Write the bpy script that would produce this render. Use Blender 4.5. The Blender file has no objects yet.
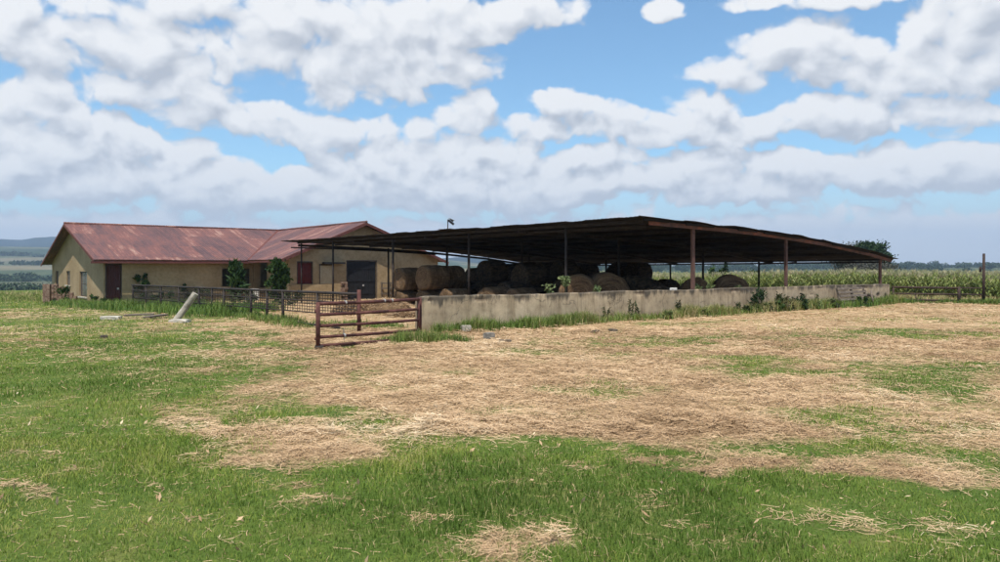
import bpy, math, random
import numpy as np
from mathutils import Vector, Matrix

random.seed(7)
rng = np.random.default_rng(11)
R = math.radians
sc = bpy.context.scene
COL = sc.collection
F = 746.0      # focal length in pixels of the 1000 px wide photograph
EYE = 1.8
HZ = 268.0     # horizon row

def X_at(px, Y): return (px - 500.0) / F * Y
def Z_at(py, Y): return EYE - (py - HZ) / F * Y
def smooth(a, b, x):
    t = np.clip((np.asarray(x, float) - a) / (b - a), 0, 1)
    return t * t * (3 - 2 * t)

# ------------------------------------------------------------------ noise
_perm = np.random.default_rng(3).random((256, 256))
def vnoise(x, y):
    x = np.asarray(x, float); y = np.asarray(y, float)
    xi = np.floor(x).astype(int); yi = np.floor(y).astype(int)
    fx = x - xi; fy = y - yi
    fx = fx * fx * (3 - 2 * fx); fy = fy * fy * (3 - 2 * fy)
    a = _perm[xi & 255, yi & 255]; b = _perm[(xi + 1) & 255, yi & 255]
    c = _perm[xi & 255, (yi + 1) & 255]; d = _perm[(xi + 1) & 255, (yi + 1) & 255]
    return (a * (1 - fx) + b * fx) * (1 - fy) + (c * (1 - fx) + d * fx) * fy
def fbm(x, y, o=4, seed=0):
    s = 0; a = 1; t = 0
    for k in range(o):
        s = s + a * vnoise(x * 2 ** k + 17.3 * k + seed * 31.7, y * 2 ** k + 9.1 * k - seed * 12.9)
        t += a; a *= .5
    return s / t

# ------------------------------------------------------------------ terrain
def near_ground(x, y):
    q = -.6 * x + .8 * y
    return -.5 * smooth(26, 52, q)
def terrain(x, y):
    x = np.asarray(x, float); y = np.asarray(y, float)
    r = np.hypot(x, y)
    az = np.degrees(np.arctan2(x, np.maximum(y, 1e-6)))
    az = np.where(y <= 0, np.where(x < 0, -90, 90), az)
    left = 1 - smooth(-12, 4, az)
    z = near_ground(x, y)
    z = z + left * (-14 * smooth(72, 420, r) + 22 * smooth(600, 1500, r) + 62 * smooth(1400, 2900, r))
    z = z + (1 - left) * (-2.5 * smooth(150, 420, r) + 4.0 * smooth(600, 1300, r))
    z = z + smooth(300, 1500, r) * 9 * (fbm(x / 420, y / 420, 3, 2) - .5)
    amp = .045 * (1 - smooth(60, 200, r)) + .0
    z = z + amp * (fbm(x * .35, y * .35, 3, 5) - .5) * 2
    return z
def G(x, y): return float(terrain(x, y))

# ------------------------------------------------------------------ where the loose hay lies
EDGE = [(-400, 455), (-60, 452), (0, 352), (60, 358), (120, 372), (180, 392), (215, 405), (140, 420), (185, 437), (240, 462), (290, 470), (345, 452),
        (385, 444), (430, 440), (500, 441), (560, 437), (640, 441), (700, 455), (800, 462), (870, 471), (950, 480), (1000, 482), (1400, 490)]
EX = np.array([-400, 0, 60, 120, 138, 150, 200, 240, 290, 340, 385, 430, 500, 560, 640, 700, 800, 870, 950, 1000, 1400.])
EYy = np.array([345, 350, 356, 372, 400, 421, 440, 462, 470, 454, 444, 440, 441, 437, 441, 455, 462, 471, 480, 482, 490.])
GREEN = [  # px, py, half-width, half-height, strength : places where the grass shows
    (285, 411, 62, 8, .9), (372, 429, 60, 7, .85), (180, 396, 75, 12, .8), (60, 395, 95, 24, .8), (150, 341, 110, 7, .8), (40, 322, 90, 5, .5), (120, 360, 120, 8, .45),
    (300, 362, 90, 5, .35), (840, 416, 90, 8, .8), (905, 428, 70, 9, .75), (930, 374, 80, 9, .7), (780, 407, 60, 4, .5), (900, 336, 110, 5, .85),
    (690, 340, 110, 5, .65), (600, 356, 120, 4, .5), (960, 385, 60, 9, .65), (770, 445, 90, 10, .6), (860, 452, 90, 9, .6),
    (985, 462, 60, 14, .6), (350, 380, 90, 5, .35), (250, 378, 110, 7, .5), (740, 366, 90, 5, .6), (560, 400, 90, 5, .4), (940, 320, 80, 3, .3)]
BROWN = [  # extra litter on the grass
    (535, 540, 46, 24, .75), (445, 467, 36, 6, .45), (575, 474, 40, 6, .6), (700, 462, 60, 5, .7), (760, 452, 60, 7, .85), (820, 524, 60, 10, .6), (890, 534, 50, 9, .5),
    (20, 492, 45, 5, .5), (15, 452, 30, 5, .6), (120, 505, 40, 4, .3), (240, 548, 22, 9, .6), (300, 480, 40, 6, .5), (880, 468, 90, 7, .8),
    (940, 478, 70, 6, .6), (510, 487, 40, 5, .45), (330, 495, 40, 4, .4), (640, 500, 40, 4, .35), (205, 522, 30, 4, .35), (690, 520, 30, 4, .3),
    (60, 330, 130, 5, .35), (330, 342, 70, 12, .5), (240, 325, 90, 8, .5), (50, 314, 90, 3, .5), (480, 548, 36, 10, .35), (740, 545, 46, 7, .4),
    (420, 515, 46, 6, .3), (970, 545, 40, 8, .35), (600, 455, 46, 5, .25), (90, 470, 50, 4, .3), (170, 486, 50, 5, .3), (250, 452, 50, 12, .8)]
def straw_mask(x, y):
    """share of dry hay lying on the ground, 0..1, by place on the ground"""
    x = np.asarray(x, float); y = np.asarray(y, float)
    Y = np.maximum(y, .6)
    px = 500 + x / Y * F; py = HZ + EYE * F / Y
    w1 = (fbm(x * .55, y * .55, 4, 1) - .5); w2 = (fbm(x * .5 + 40, y * .5, 4, 4) - .5)
    pyw = py + w1 * (py - HZ) * .20; pxw = px + w2 * 70
    e = np.interp(pxw, EX, EYy)
    m = 1 - smooth(-12, 11, pyw - e)
    lf = 1 - smooth(120, 420, pxw)           # thinner cover towards the left
    m = m * (1 - .54 * lf) * .84
    for (cx, cy, a, b, s) in GREEN:
        d = ((pxw - cx) / a) ** 2 + ((pyw - cy) / (b * 1.25)) ** 2
        m = m * (1 - s * np.exp(-d * 1.1))
    brk = smooth(.34, .56, fbm(x * 2.6, y * 2.6, 3, 14)) * .65 + .35
    pxw = pxw + (fbm(x * 2.2, y * 2.2, 3, 16) - .5) * 60; pyw = pyw + (fbm(x * 2.2, y * 2.2, 3, 17) - .5) * 26 * np.clip((py - HZ) / 200, 0, 1.5)
    for (cx, cy, a, b, s) in BROWN:
        d = ((pxw - cx) / a) ** 2 + ((pyw - cy) / (b * 1.1)) ** 2
        m = np.maximum(m, s * np.exp(-d * d * .8) * brk)
    n = fbm(x * 1.3, y * 1.3, 4, 7)
    n2 = fbm(x * .28, y * 1.1, 3, 9)
    m = m + (n - .5) * 1.2 * np.clip(m * 2.2, 0, 1) + (n2 - .5) * .8 * np.clip(m * 2, 0, 1)
    # trampled yard between the pipe fence, the barn and the shed
    q = (x + 3.9) * .76 + (y - 20.7) * .65
    yard = smooth(.2, 1.6, q) * smooth(20.5, 22.5, y - .8 * (x + 2.2)) * (1 - smooth(60, 66, y))
    m = np.maximum(m * (1 - smooth(62, 75, y)), yard * (.8 + .5 * (n - .5)))
    m = m * (1 - smooth(60, 90, np.hypot(x, y)) * .6)
    m = np.where(y < .6, .15, m)
    # behind the brow: no litter
    m = m * np.where((x < -20) & (y > 42), .35, 1)
    return np.clip(m, 0, 1)

# ------------------------------------------------------------------ node helpers
def newmat(name):
    m = bpy.data.materials.new(name); m.use_nodes = True
    nt = m.node_tree; nt.nodes.clear()
    out = nt.nodes.new('ShaderNodeOutputMaterial')
    b = nt.nodes.new('ShaderNodeBsdfPrincipled')
    nt.links.new(b.outputs[0], out.inputs[0])
    b.inputs['Roughness'].default_value = .85
    b.inputs['Specular IOR Level'].default_value = .25
    return m, nt, b
def N(nt, t, **kw):
    n = nt.nodes.new('ShaderNode' + t)
    for k, v in kw.items():
        if k.startswith('i_'):
            key = k[2:].replace('_', ' ')
            n.inputs[key].default_value = v
        else: setattr(n, k, v)
    return n
def L(nt, a, b): nt.links.new(a, b)
def c4(c): return (c[0], c[1], c[2], 1.0)
def ramp(nt, fac, stops, interp='LINEAR'):
    r = N(nt, 'ValToRGB'); r.color_ramp.interpolation = interp
    el = r.color_ramp.elements
    while len(el) > 1: el.remove(el[-1])
    el[0].position = stops[0][0]; el[0].color = c4(stops[0][1])
    for p, c in stops[1:]:
        e = el.new(p); e.color = c4(c)
    L(nt, fac, r.inputs[0]); return r.outputs[0]
def noise(nt, scale=5, detail=6, rough=.6, vec=None, dist=0):
    n = N(nt, 'TexNoise'); n.inputs['Scale'].default_value = scale; n.inputs['Detail'].default_value = detail
    n.inputs['Roughness'].default_value = rough; n.inputs['Distortion'].default_value = dist
    if vec is not None: L(nt, vec, n.inputs['Vector'])
    return n.outputs[0]
def mapping(nt, scale=(1, 1, 1), coord='Object'):
    tc = N(nt, 'TexCoord'); mp = N(nt, 'Mapping'); mp.inputs['Scale'].default_value = scale
    L(nt, tc.outputs[coord], mp.inputs[0]); return mp.outputs[0]
def mixc(nt, fac, a, b, mode='MIX'):
    m = N(nt, 'Mix', data_type='RGBA', blend_type=mode)
    if isinstance(fac, (int, float)): m.inputs[0].default_value = fac
    else: L(nt, fac, m.inputs[0])
    for k, v in ((6, a), (7, b)):
        if isinstance(v, tuple): m.inputs[k].default_value = c4(v)
        else: L(nt, v, m.inputs[k])
    return m.outputs[2]
def math_(nt, op, a, b=0.0, clamp=False, c=None):
    m = N(nt, 'Math', operation=op); m.use_clamp = clamp
    for k, v in ((0, a), (1, b)) + (((2, c),) if c is not None else ()):
        if isinstance(v, (int, float)): m.inputs[k].default_value = v
        else: L(nt, v, m.inputs[k])
    return m.outputs[0]
def bump(nt, b, h, strength=.4, dist=.02):
    n = N(nt, 'Bump'); n.inputs['Strength'].default_value = strength; n.inputs['Distance'].default_value = dist
    L(nt, h, n.inputs['Height']); L(nt, n.outputs[0], b.inputs['Normal'])

def simple(name, stops, scale=6, rough=.85, bs=.4, bd=.02, sc3=(1, 1, 1), spec=.25, detail=7):
    m, nt, b = newmat(name)
    v = mapping(nt, sc3); n = noise(nt, scale, detail, .62, v)
    L(nt, ramp(nt, n, stops), b.inputs['Base Color'])
    n2 = noise(nt, scale * 5, 5, .6, v); bump(nt, b, n2, bs, bd)
    b.inputs['Roughness'].default_value = rough; b.inputs['Specular IOR Level'].default_value = spec
    return m

M = {}
# plastered barn walls, blotched and weathered
m, nt, b = newmat('plaster_wall')
v = mapping(nt); n1 = noise(nt, .55, 6, .6, v); n2 = noise(nt, 5, 8, .65, v)
c = ramp(nt, n1, [(.3, (.275, .195, .105)), (.5, (.34, .25, .145)), (.7, (.40, .30, .18))])
c2 = ramp(nt, n2, [(.3, (.72, .69, .64)), (.6, (1.0, 1.0, 1.0))])
c = mixc(nt, 1.0, c, c2, 'MULTIPLY')
sep = N(nt, 'SeparateXYZ'); L(nt, v, sep.inputs[0])
zz = math_(nt, 'ADD', sep.outputs[2], math_(nt, 'MULTIPLY', math_(nt, 'SUBTRACT', n2, .5), .9))
splash = ramp(nt, zz, [(.0, (1, 1, 1)), (.45, (0, 0, 0))])
c = mixc(nt, math_(nt, 'MULTIPLY', splash, .45), c, (.17, .12, .07))
L(nt, c, b.inputs['Base Color'])
br = N(nt, 'TexBrick'); L(nt, mapping(nt, (1, 1, 1)), br.inputs['Vector']); br.inputs['Scale'].default_value = 1
bump(nt, b, n2, .35, .015); M['plaster'] = m
M['plaster_brown'] = simple('dark_plinth_paint', [(.3, (.16, .115, .07)), (.7, (.23, .17, .11))], 3)

# corrugated red roof : local x along the ridge, y down the slope
def roof_mat(name, base, hot, pale, sheet=.78):
    m, nt, b = newmat(name)
    tc = N(nt, 'TexCoord'); sep = N(nt, 'SeparateXYZ'); L(nt, tc.outputs['Object'], sep.inputs[0])
    col = math_(nt, 'FLOOR', math_(nt, 'DIVIDE', sep.outputs[0], sheet))
    row = math_(nt, 'FLOOR', math_(nt, 'DIVIDE', sep.outputs[1], 3.05))
    cmb = N(nt, 'CombineXYZ'); L(nt, col, cmb.inputs[0]); L(nt, row, cmb.inputs[1])
    wn = N(nt, 'TexWhiteNoise', noise_dimensions='2D'); L(nt, cmb.outputs[0], wn.inputs['Vector'])
    st = noise(nt, 1.0, 7, .65, mapping(nt, (3.0, .42, 1)))
    bl = noise(nt, .32, 5, .6, mapping(nt, (1, 1, 1)))
    f = math_(nt, 'ADD', math_(nt, 'MULTIPLY', wn.outputs[0], .20), math_(nt, 'ADD', math_(nt, 'MULTIPLY', st, .72), math_(nt, 'MULTIPLY', bl, .30)))
    c = ramp(nt, f, [(.46, tuple(c * .8 for c in base)), (.52, base), (.61, tuple(.5 * (a + d) for a, d in zip(base, hot))), (.70, hot), (.82, pale)])
    fine = noise(nt, 9, 6, .7, mapping(nt, (1, .35, 1)))
    c = mixc(nt, 1.0, c, ramp(nt, fine, [(.3, (.55, .54, .56)), (.65, (1.12, 1.08, 1.04))]), 'MULTIPLY')
    # thin dark line where sheets lap
    lap = math_(nt, 'FRACT', math_(nt, 'DIVIDE', sep.outputs[1], 3.05))
    lapm = math_(nt, 'LESS_THAN', lap, .016)
    c = mixc(nt, math_(nt, 'MULTIPLY', lapm, .55), c, (.05, .03, .03))
    L(nt, c, b.inputs['Base Color'])
    w = math_(nt, 'SINE', math_(nt, 'MULTIPLY', sep.outputs[0], 2 * math.pi / .19))
    bump(nt, b, w, .55, .02)
    b.inputs['Roughness'].default_value = .62; b.inputs['Specular IOR Level'].default_value = .3
    return m
M['roof'] = roof_mat('red_iron_roof', (.115, .064, .064), (.200, .086, .070), (.37, .235, .19))
M['fascia'] = simple('red_brown_fascia', [(.3, (.085, .03, .026)), (.7, (.15, .055, .045))], 4)
M['door_red'] = simple('dark_maroon_paint', [(.3, (.045, .014, .013)), (.7, (.075, .022, .02))], 5, sc3=(6, 6, .6), rough=.6)
M['door_black'] = simple('black_steel_door', [(.3, (.010, .011, .014)), (.7, (.02, .02, .024))], 5, rough=.6)
M['window_red'] = simple('red_shutter_paint', [(.3, (.075, .012, .012)), (.7, (.12, .022, .02))], 5, rough=.6)
M['board'] = simple('pale_board', [(.3, (.36, .29, .19)), (.7, (.47, .40, .28))], 6)
M['frame_dark'] = simple('dark_window_frame', [(.3, (.05, .04, .035)), (.7, (.10, .08, .07))], 9)
m, nt, b = newmat('dusty_glass'); n = noise(nt, 4, 4, .5, mapping(nt))
L(nt, ramp(nt, n, [(.3, (.06, .065, .07)), (.7, (.14, .14, .14))]), b.inputs['Base Color']); b.inputs['Roughness'].default_value = .18; b.inputs['Specular IOR Level'].default_value = .6
M['glass'] = m
# shed roof iron: dull and rusted, darkened in colour to deepen the shade beneath
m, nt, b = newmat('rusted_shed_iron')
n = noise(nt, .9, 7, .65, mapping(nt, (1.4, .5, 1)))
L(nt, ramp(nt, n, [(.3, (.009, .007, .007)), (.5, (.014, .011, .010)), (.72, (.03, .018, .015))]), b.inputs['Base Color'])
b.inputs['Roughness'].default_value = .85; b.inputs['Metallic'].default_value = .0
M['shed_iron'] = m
def rust(name, a, c_, d, scale=7):
    m, nt, b = newmat(name)
    n = noise(nt, scale, 8, .7, mapping(nt)); n2 = noise(nt, scale * .22, 5, .6, mapping(nt))
    f = math_(nt, 'ADD', math_(nt, 'MULTIPLY', n, .5), math_(nt, 'MULTIPLY', n2, .5))
    L(nt, ramp(nt, f, [(.36, a), (.5, c_), (.64, d)]), b.inputs['Base Color'])
    bump(nt, b, n, .4, .006); b.inputs['Roughness'].default_value = .8
    return m
M['beam'] = rust('rusted_beam', (.065, .036, .030), (.12, .060, .048), (.24, .085, .055), 3)
M['post'] = rust('rusted_post', (.060, .036, .032), (.11, .062, .052), (.18, .095, .075), 5)
M['gate'] = rust('oxide_painted_pipe', (.05, .020, .018), (.085, .032, .027), (.15, .065, .05), 9)
M['pipe_dark'] = rust('dark_pipe', (.018, .015, .014), (.032, .026, .024), (.06, .045, .038), 8)
M['pipe_brown'] = rust('dark_brown_pipe', (.028, .019, .016), (.05, .033, .027), (.09, .058, .045), 8)
M['bracket'] = simple('galvanised_clip', [(.3, (.30, .29, .28)), (.7, (.45, .44, .42))], 20, rough=.5)
M['brick'] = simple('old_brick', [(.35, (.13, .075, .055)), (.5, (.24, .15, .11)), (.65, (.33, .25, .19))], 7)
M['stone'] = simple('grey_stone', [(.35, (.12, .115, .10)), (.65, (.26, .24, .21))], 7)
M['concrete'] = simple('pale_concrete', [(.3, (.30, .28, .235)), (.5, (.42, .39, .33)), (.72, (.52, .49, .42))], 5, bs=.5)
M['concrete_old'] = simple('stained_concrete', [(.3, (.17, .155, .125)), (.5, (.33, .30, .25)), (.72, (.45, .42, .35))], 3, bs=.6)
M['wood'] = simple('weathered_timber', [(.3, (.07, .055, .045)), (.55, (.16, .13, .105)), (.75, (.27, .225, .18))], 5, sc3=(1, 4, 4))
M['bark'] = simple('bark', [(.3, (.05, .04, .03)), (.7, (.13, .105, .08))], 12)
M['white'] = simple('whitewashed', [(.3, (.50, .49, .46)), (.7, (.7, .69, .66))], 8)

# bunker wall: grey cement wash over tan plaster, black mould along the top, broken plaster showing brown earth brick
m, nt, b = newmat('bunker_wall_plaster')
v = mapping(nt); sep = N(nt, 'SeparateXYZ'); L(nt, v, sep.inputs[0])
n1 = noise(nt, .45, 6, .6, v); n2 = noise(nt, 3.0, 9, .68, v); n3 = noise(nt, 1.0, 8, .7, mapping(nt, (2.4, 1, .35)))
tan = ramp(nt, n1, [(.3, (.34, .265, .175)), (.52, (.46, .365, .245)), (.72, (.56, .45, .31))])
xr = math_(nt, 'MULTIPLY', sep.outputs[0], 1 / 28.)
tan = mixc(nt, math_(nt, 'MULTIPLY', xr, .7, True), tan, mixc(nt, n1, (.33, .25, .175), (.48, .385, .28)))
c = mixc(nt, 1.0, tan, ramp(nt, n2, [(.3, (.58, .56, .53)), (.47, (.90, .89, .88)), (.66, (1.12, 1.12, 1.1))]), 'MULTIPLY')
topd = math_(nt, 'ADD', sep.outputs[2], math_(nt, 'MULTIPLY', math_(nt, 'SUBTRACT', n3, .5), 1.1))
mould = ramp(nt, topd, [(.80, (0, 0, 0)), (.97, (1, 1, 1))])
c = mixc(nt, math_(nt, 'MULTIPLY', mould, .86), c, (.055, .048, .04))
vo = N(nt, 'TexVoronoi', feature='DISTANCE_TO_EDGE'); vo.inputs['Scale'].default_value = .55
vw_ = N(nt, 'VectorMath', operation='MULTIPLY_ADD'); nzc = N(nt, 'TexNoise'); nzc.inputs['Scale'].default_value = 1.6; nzc.inputs['Detail'].default_value = 6; L(nt, v, nzc.inputs['Vector']); L(nt, nzc.outputs['Color'], vw_.inputs[0]); vw_.inputs[1].default_value = (.9, .9, .9); L(nt, v, vw_.inputs[2]); L(nt, vw_.outputs[0], vo.inputs['Vector'])
crk = ramp(nt, vo.outputs['Distance'], [(.0, (1, 1, 1)), (.012, (0, 0, 0))])
c = mixc(nt, math_(nt, 'MULTIPLY', crk, .55), c, (.07, .055, .04))
jx = math_(nt, 'LESS_THAN', math_(nt, 'FRACT', math_(nt, 'DIVIDE', sep.outputs[0], 3.1)), .006); c = mixc(nt, math_(nt, 'MULTIPLY', jx, .4), c, (.10, .08, .06))
drip = noise(nt, 1.0, 5, .7, mapping(nt, (3.2, 1, .22))); c = mixc(nt, 1.0, c, ramp(nt, drip, [(.34, (.62, .60, .56)), (.50, (1, 1, 1))]), 'MULTIPLY')
att = N(nt, 'Attribute', attribute_name='spall')
c = mixc(nt, att.outputs['Fac'], c, mixc(nt, n2, (.035, .025, .02), (.13, .085, .06)))
low = ramp(nt, math_(nt, 'ADD', sep.outputs[2], math_(nt, 'MULTIPLY', math_(nt, 'SUBTRACT', n3, .5), .5)), [(.05, (1, 1, 1)), (.3, (0, 0, 0))])
c = mixc(nt, math_(nt, 'MULTIPLY', low, .35), c, (.15, .13, .085))
L(nt, c, b.inputs['Base Color']); bump(nt, b, n2, .6, .02); M['bunker'] = m

# hay bales
m, nt, b = newmat('bale_hay')
v = mapping(nt, (14, 1.6, 14)); n = noise(nt, 1.6, 8, .75, v); n2 = noise(nt, 1.5, 5, .6, mapping(nt))
sx_ = N(nt, 'SeparateXYZ'); L(nt, mapping(nt), sx_.inputs[0])
zc_ = math_(nt, 'SUBTRACT', sx_.outputs[2], .64); rad_ = math_(nt, 'SQRT', math_(nt, 'ADD', math_(nt, 'MULTIPLY', sx_.outputs[0], sx_.outputs[0]), math_(nt, 'MULTIPLY', zc_, zc_)))
cb_ = N(nt, 'CombineXYZ'); L(nt, math_(nt, 'MULTIPLY', rad_, 15), cb_.inputs[0]); L(nt, math_(nt, 'MULTIPLY', sx_.outputs[1], 9), cb_.inputs[1]); L(nt, math_(nt, 'MULTIPLY', math_(nt, 'ARCTAN2', zc_, sx_.outputs[0]), .8), cb_.inputs[2])
n3 = noise(nt, 1.3, 5, .7, cb_.outputs[0])
f = math_(nt, 'ADD', math_(nt, 'MULTIPLY', n, .3), math_(nt, 'ADD', math_(nt, 'MULTIPLY', n3, .45), math_(nt, 'MULTIPLY', n2, .25)))
L(nt, ramp(nt, f, [(.38, (.045, .027, .015)), (.5, (.13, .080, .042)), (.64, (.27, .175, .098))]), b.inputs['Base Color'])
bump(nt, b, math_(nt, 'ADD', n, n3), .9, .04); b.inputs['Roughness'].default_value = .95; M['hay'] = m
M['hay_shaded'] = simple('shaded_hay', [(.36, (.022, .015, .010)), (.5, (.055, .037, .022)), (.66, (.11, .075, .045))], 9, sc3=(1, .4, 1), bs=.9, bd=.04)  # bale hay in a darker colour, painting in the shade deep in the shed

def leafmat(name, stops, trans=.25, attr='tint'):
    m, nt, b = newmat(name)
    at = N(nt, 'Attribute', attribute_name=attr)
    c = ramp(nt, at.outputs['Fac'], stops)
    L(nt, c, b.inputs['Base Color']); b.inputs['Roughness'].default_value = .7; b.inputs['Specular IOR Level'].default_value = .2
    tr = N(nt, 'BsdfTranslucent'); L(nt, c, tr.inputs[0])
    mx = N(nt, 'MixShader'); mx.inputs[0].default_value = trans
    L(nt, b.outputs[0], mx.inputs[1]); L(nt, tr.outputs[0], mx.inputs[2])
    out = [n for n in nt.nodes if n.bl_idname == 'ShaderNodeOutputMaterial'][0]
    L(nt, mx.outputs[0], out.inputs[0]); return m
M['grass'] = leafmat('lawn_grass', [(0, (.065, .120, .016)), (.4, (.128, .205, .030)), (.72, (.27, .30, .056)), (.88, (.34, .31, .12)), (1, (.50, .40, .22))], .3)
M['tallgrass'] = leafmat('rank_grass', [(0, (.040, .090, .018)), (.5, (.110, .185, .035)), (.8, (.20, .24, .065)), (1, (.42, .35, .18))], .3)
M['straw'] = leafmat('straw', [(0, (.12, .074, .038)), (.25, (.34, .22, .12)), (.6, (.54, .375, .225)), (.88, (.60, .435, .265)), (1, (.70, .57, .39))], .12)
M['leaf'] = leafmat('shrub_leaf', [(0, (.012, .030, .008)), (.5, (.026, .060, .014)), (1, (.060, .105, .025))], .22)
M['leaf_dark'] = leafmat('dark_tree_leaf', [(0, (.008, .020, .008)), (.5, (.018, .042, .014)), (1, (.042, .075, .022))], .15)
M['leaf_grey'] = leafmat('grey_twigs', [(0, (.05, .045, .04)), (.5, (.085, .085, .07)), (1, (.12, .125, .095))], .1)
M['leaf_pale'] = leafmat('pale_weed_leaf', [(0, (.09, .13, .05)), (1, (.22, .26, .11))], .25)
M['weed'] = leafmat('dry_weed', [(0, (.028, .04, .016)), (.6, (.06, .08, .03)), (1, (.17, .13, .08))], .15)
M['maize'] = leafmat('maize_leaf', [(0, (.045, .080, .020)), (.45, (.13, .17, .045)), (.75, (.23, .255, .085)), (.9, (.36, .36, .20)), (1, (.48, .43, .27))], .3)
M['wood_far'] = leafmat('far_wood_leaf', [(0, (.012, .028, .012)), (.5, (.026, .052, .020)), (1, (.06, .09, .035))], .1)

# ------------------------------------------------------------------ mesh helpers
class MB:
    def __init__(s): s.v = []; s.f = []
    def add(s, vs, fs):
        o = len(s.v); s.v += [tuple(p) for p in vs]; s.f += [tuple(i + o for i in f) for f in fs]
    def box(s, x0, x1, y0, y1, z0, z1, mat=None):
        vs = [(x0, y0, z0), (x1, y0, z0), (x1, y1, z0), (x0, y1, z0), (x0, y0, z1), (x1, y0, z1), (x1, y1, z1), (x0, y1, z1)]
        if mat is not None: vs = [mat @ Vector(p) for p in vs]
        s.add(vs, [(0, 3, 2, 1), (4, 5, 6, 7), (0, 1, 5, 4), (1, 2, 6, 5), (2, 3, 7, 6), (3, 0, 4, 7)])
    def tube(s, a, b, r, r2=None, n=10, cap=True):
        a = Vector(a); b = Vector(b); r2 = r if r2 is None else r2
        d = (b - a).normalized(); t = Vector((0, 0, 1)) if abs(d.z) < .95 else Vector((1, 0, 0))
        e1 = d.cross(t).normalized(); e2 = d.cross(e1)
        vs = []
        for c, q in ((a, r), (b, r2)):
            for k in range(n):
                an = 2 * math.pi * k / n; vs.append(c + e1 * math.cos(an) * q + e2 * math.sin(an) * q)
        fs = [(k, (k + 1) % n, n + (k + 1) % n, n + k) for k in range(n)]
        if cap: fs += [tuple(range(n - 1, -1, -1)), tuple(range(n, 2 * n))]
        s.add(vs, fs)
    def beam(s, a, b, w, h):
        a = Vector(a); b = Vector(b); d = (b - a); ln = d.length; d.normalize()
        up = Vector((0, 0, 1)); e = d.cross(up)
        if e.length < 1e-3: e = Vector((1, 0, 0))
        e.normalize(); u2 = e.cross(d)
        vs = []
        for c in (a, b):
            for p, q in ((-1, -1), (1, -1), (1, 1), (-1, 1)): vs.append(c + e * p * w / 2 + u2 * q * h / 2)
        s.add(vs, [(0, 1, 2, 3), (7, 6, 5, 4), (0, 4, 5, 1), (1, 5, 6, 2), (2, 6, 7, 3), (3, 7, 4, 0)])
    def build(s, name, mat, parent=None, smooth_=False, loc=None, rot=None, bevel=0):
        me = bpy.data.meshes.new(name); me.from_pydata(s.v, [], s.f); me.validate(); me.update()
        return link(name, me, mat, parent, smooth_, loc, rot, bevel)
def link(name, me, mat, parent=None, smooth_=False, loc=None, rot=None, bevel=0):
    import bmesh
    me.materials.append(mat)
    if smooth_: me.polygons.foreach_set('use_smooth', [True] * len(me.polygons))
    o = bpy.data.objects.new(name, me); COL.objects.link(o)
    if parent is not None: o.parent = parent
    if loc is not None: o.location = loc
    if rot is not None: o.rotation_euler = rot
    if bevel:
        md = o.modifiers.new('bevel', 'BEVEL'); md.width = bevel; md.segments = 2; md.limit_method = 'ANGLE'
    return o
def tag(o, label=None, cat=None, group=None, kind=None):
    if label: o['label'] = label
    if cat: o['category'] = cat
    if group: o['group'] = group
    if kind: o['kind'] = kind
    return o
def empty(name, loc=(0, 0, 0), rz=0):
    o = bpy.data.objects.new(name, None); COL.objects.link(o); o.location = loc; o.rotation_euler = (0, 0, rz); o.empty_display_size = .2
    return o
def np_mesh(name, V, faces_flat, nper, mat, tint=None, parent=None, smooth_=False, loc=None):
    """V (n,3); faces_flat (m,nper)"""
    me = bpy.data.meshes.new(name)
    V = np.ascontiguousarray(V, dtype=np.float32); fa = np.ascontiguousarray(faces_flat, dtype=np.int32)
    me.vertices.add(len(V)); me.vertices.foreach_set('co', V.ravel())
    me.loops.add(fa.size); me.loops.foreach_set('vertex_index', fa.ravel())
    me.polygons.add(len(fa)); me.polygons.foreach_set('loop_start', np.arange(len(fa), dtype=np.int32) * nper)
    if tint is not None:
        a = me.attributes.new('tint', 'FLOAT', 'POINT'); a.data.foreach_set('value', np.ascontiguousarray(tint, dtype=np.float32))
    me.update(calc_edges=True)
    return link(name, me, mat, parent, smooth_, loc)

def blades(P, h, w, lean, tint, az=None, droop=.35):
    """upright tapering blades: P (n,3) bases"""
    n = len(P); az = rng.random(n) * 2 * np.pi if az is None else az
    d = np.stack([np.cos(az), np.sin(az), np.zeros(n)], 1); s = np.stack([-np.sin(az), np.cos(az), np.zeros(n)], 1)
    up = np.array([0, 0, 1.0])
    h = np.broadcast_to(h, n)[:, None]; w = np.broadcast_to(w, n)[:, None]; lean = np.broadcast_to(lean, n)[:, None]
    p1 = P + up * h * .55 + d * lean * h * .35
    p2 = P + up * h * (1 - droop * lean ** 2) + d * lean * h
    V = np.stack([P - s * w / 2, P + s * w / 2, p1 + s * w * .42, p1 - s * w * .42, p2], 1).reshape(-1, 3)
    b = np.arange(n)[:, None] * 5
    T = np.concatenate([b + [[0, 1, 2]], b + [[0, 2, 3]], b + [[3, 2, 4]]], 1).reshape(-1, 3)
    return V, T, np.repeat(tint, 5)
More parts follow.
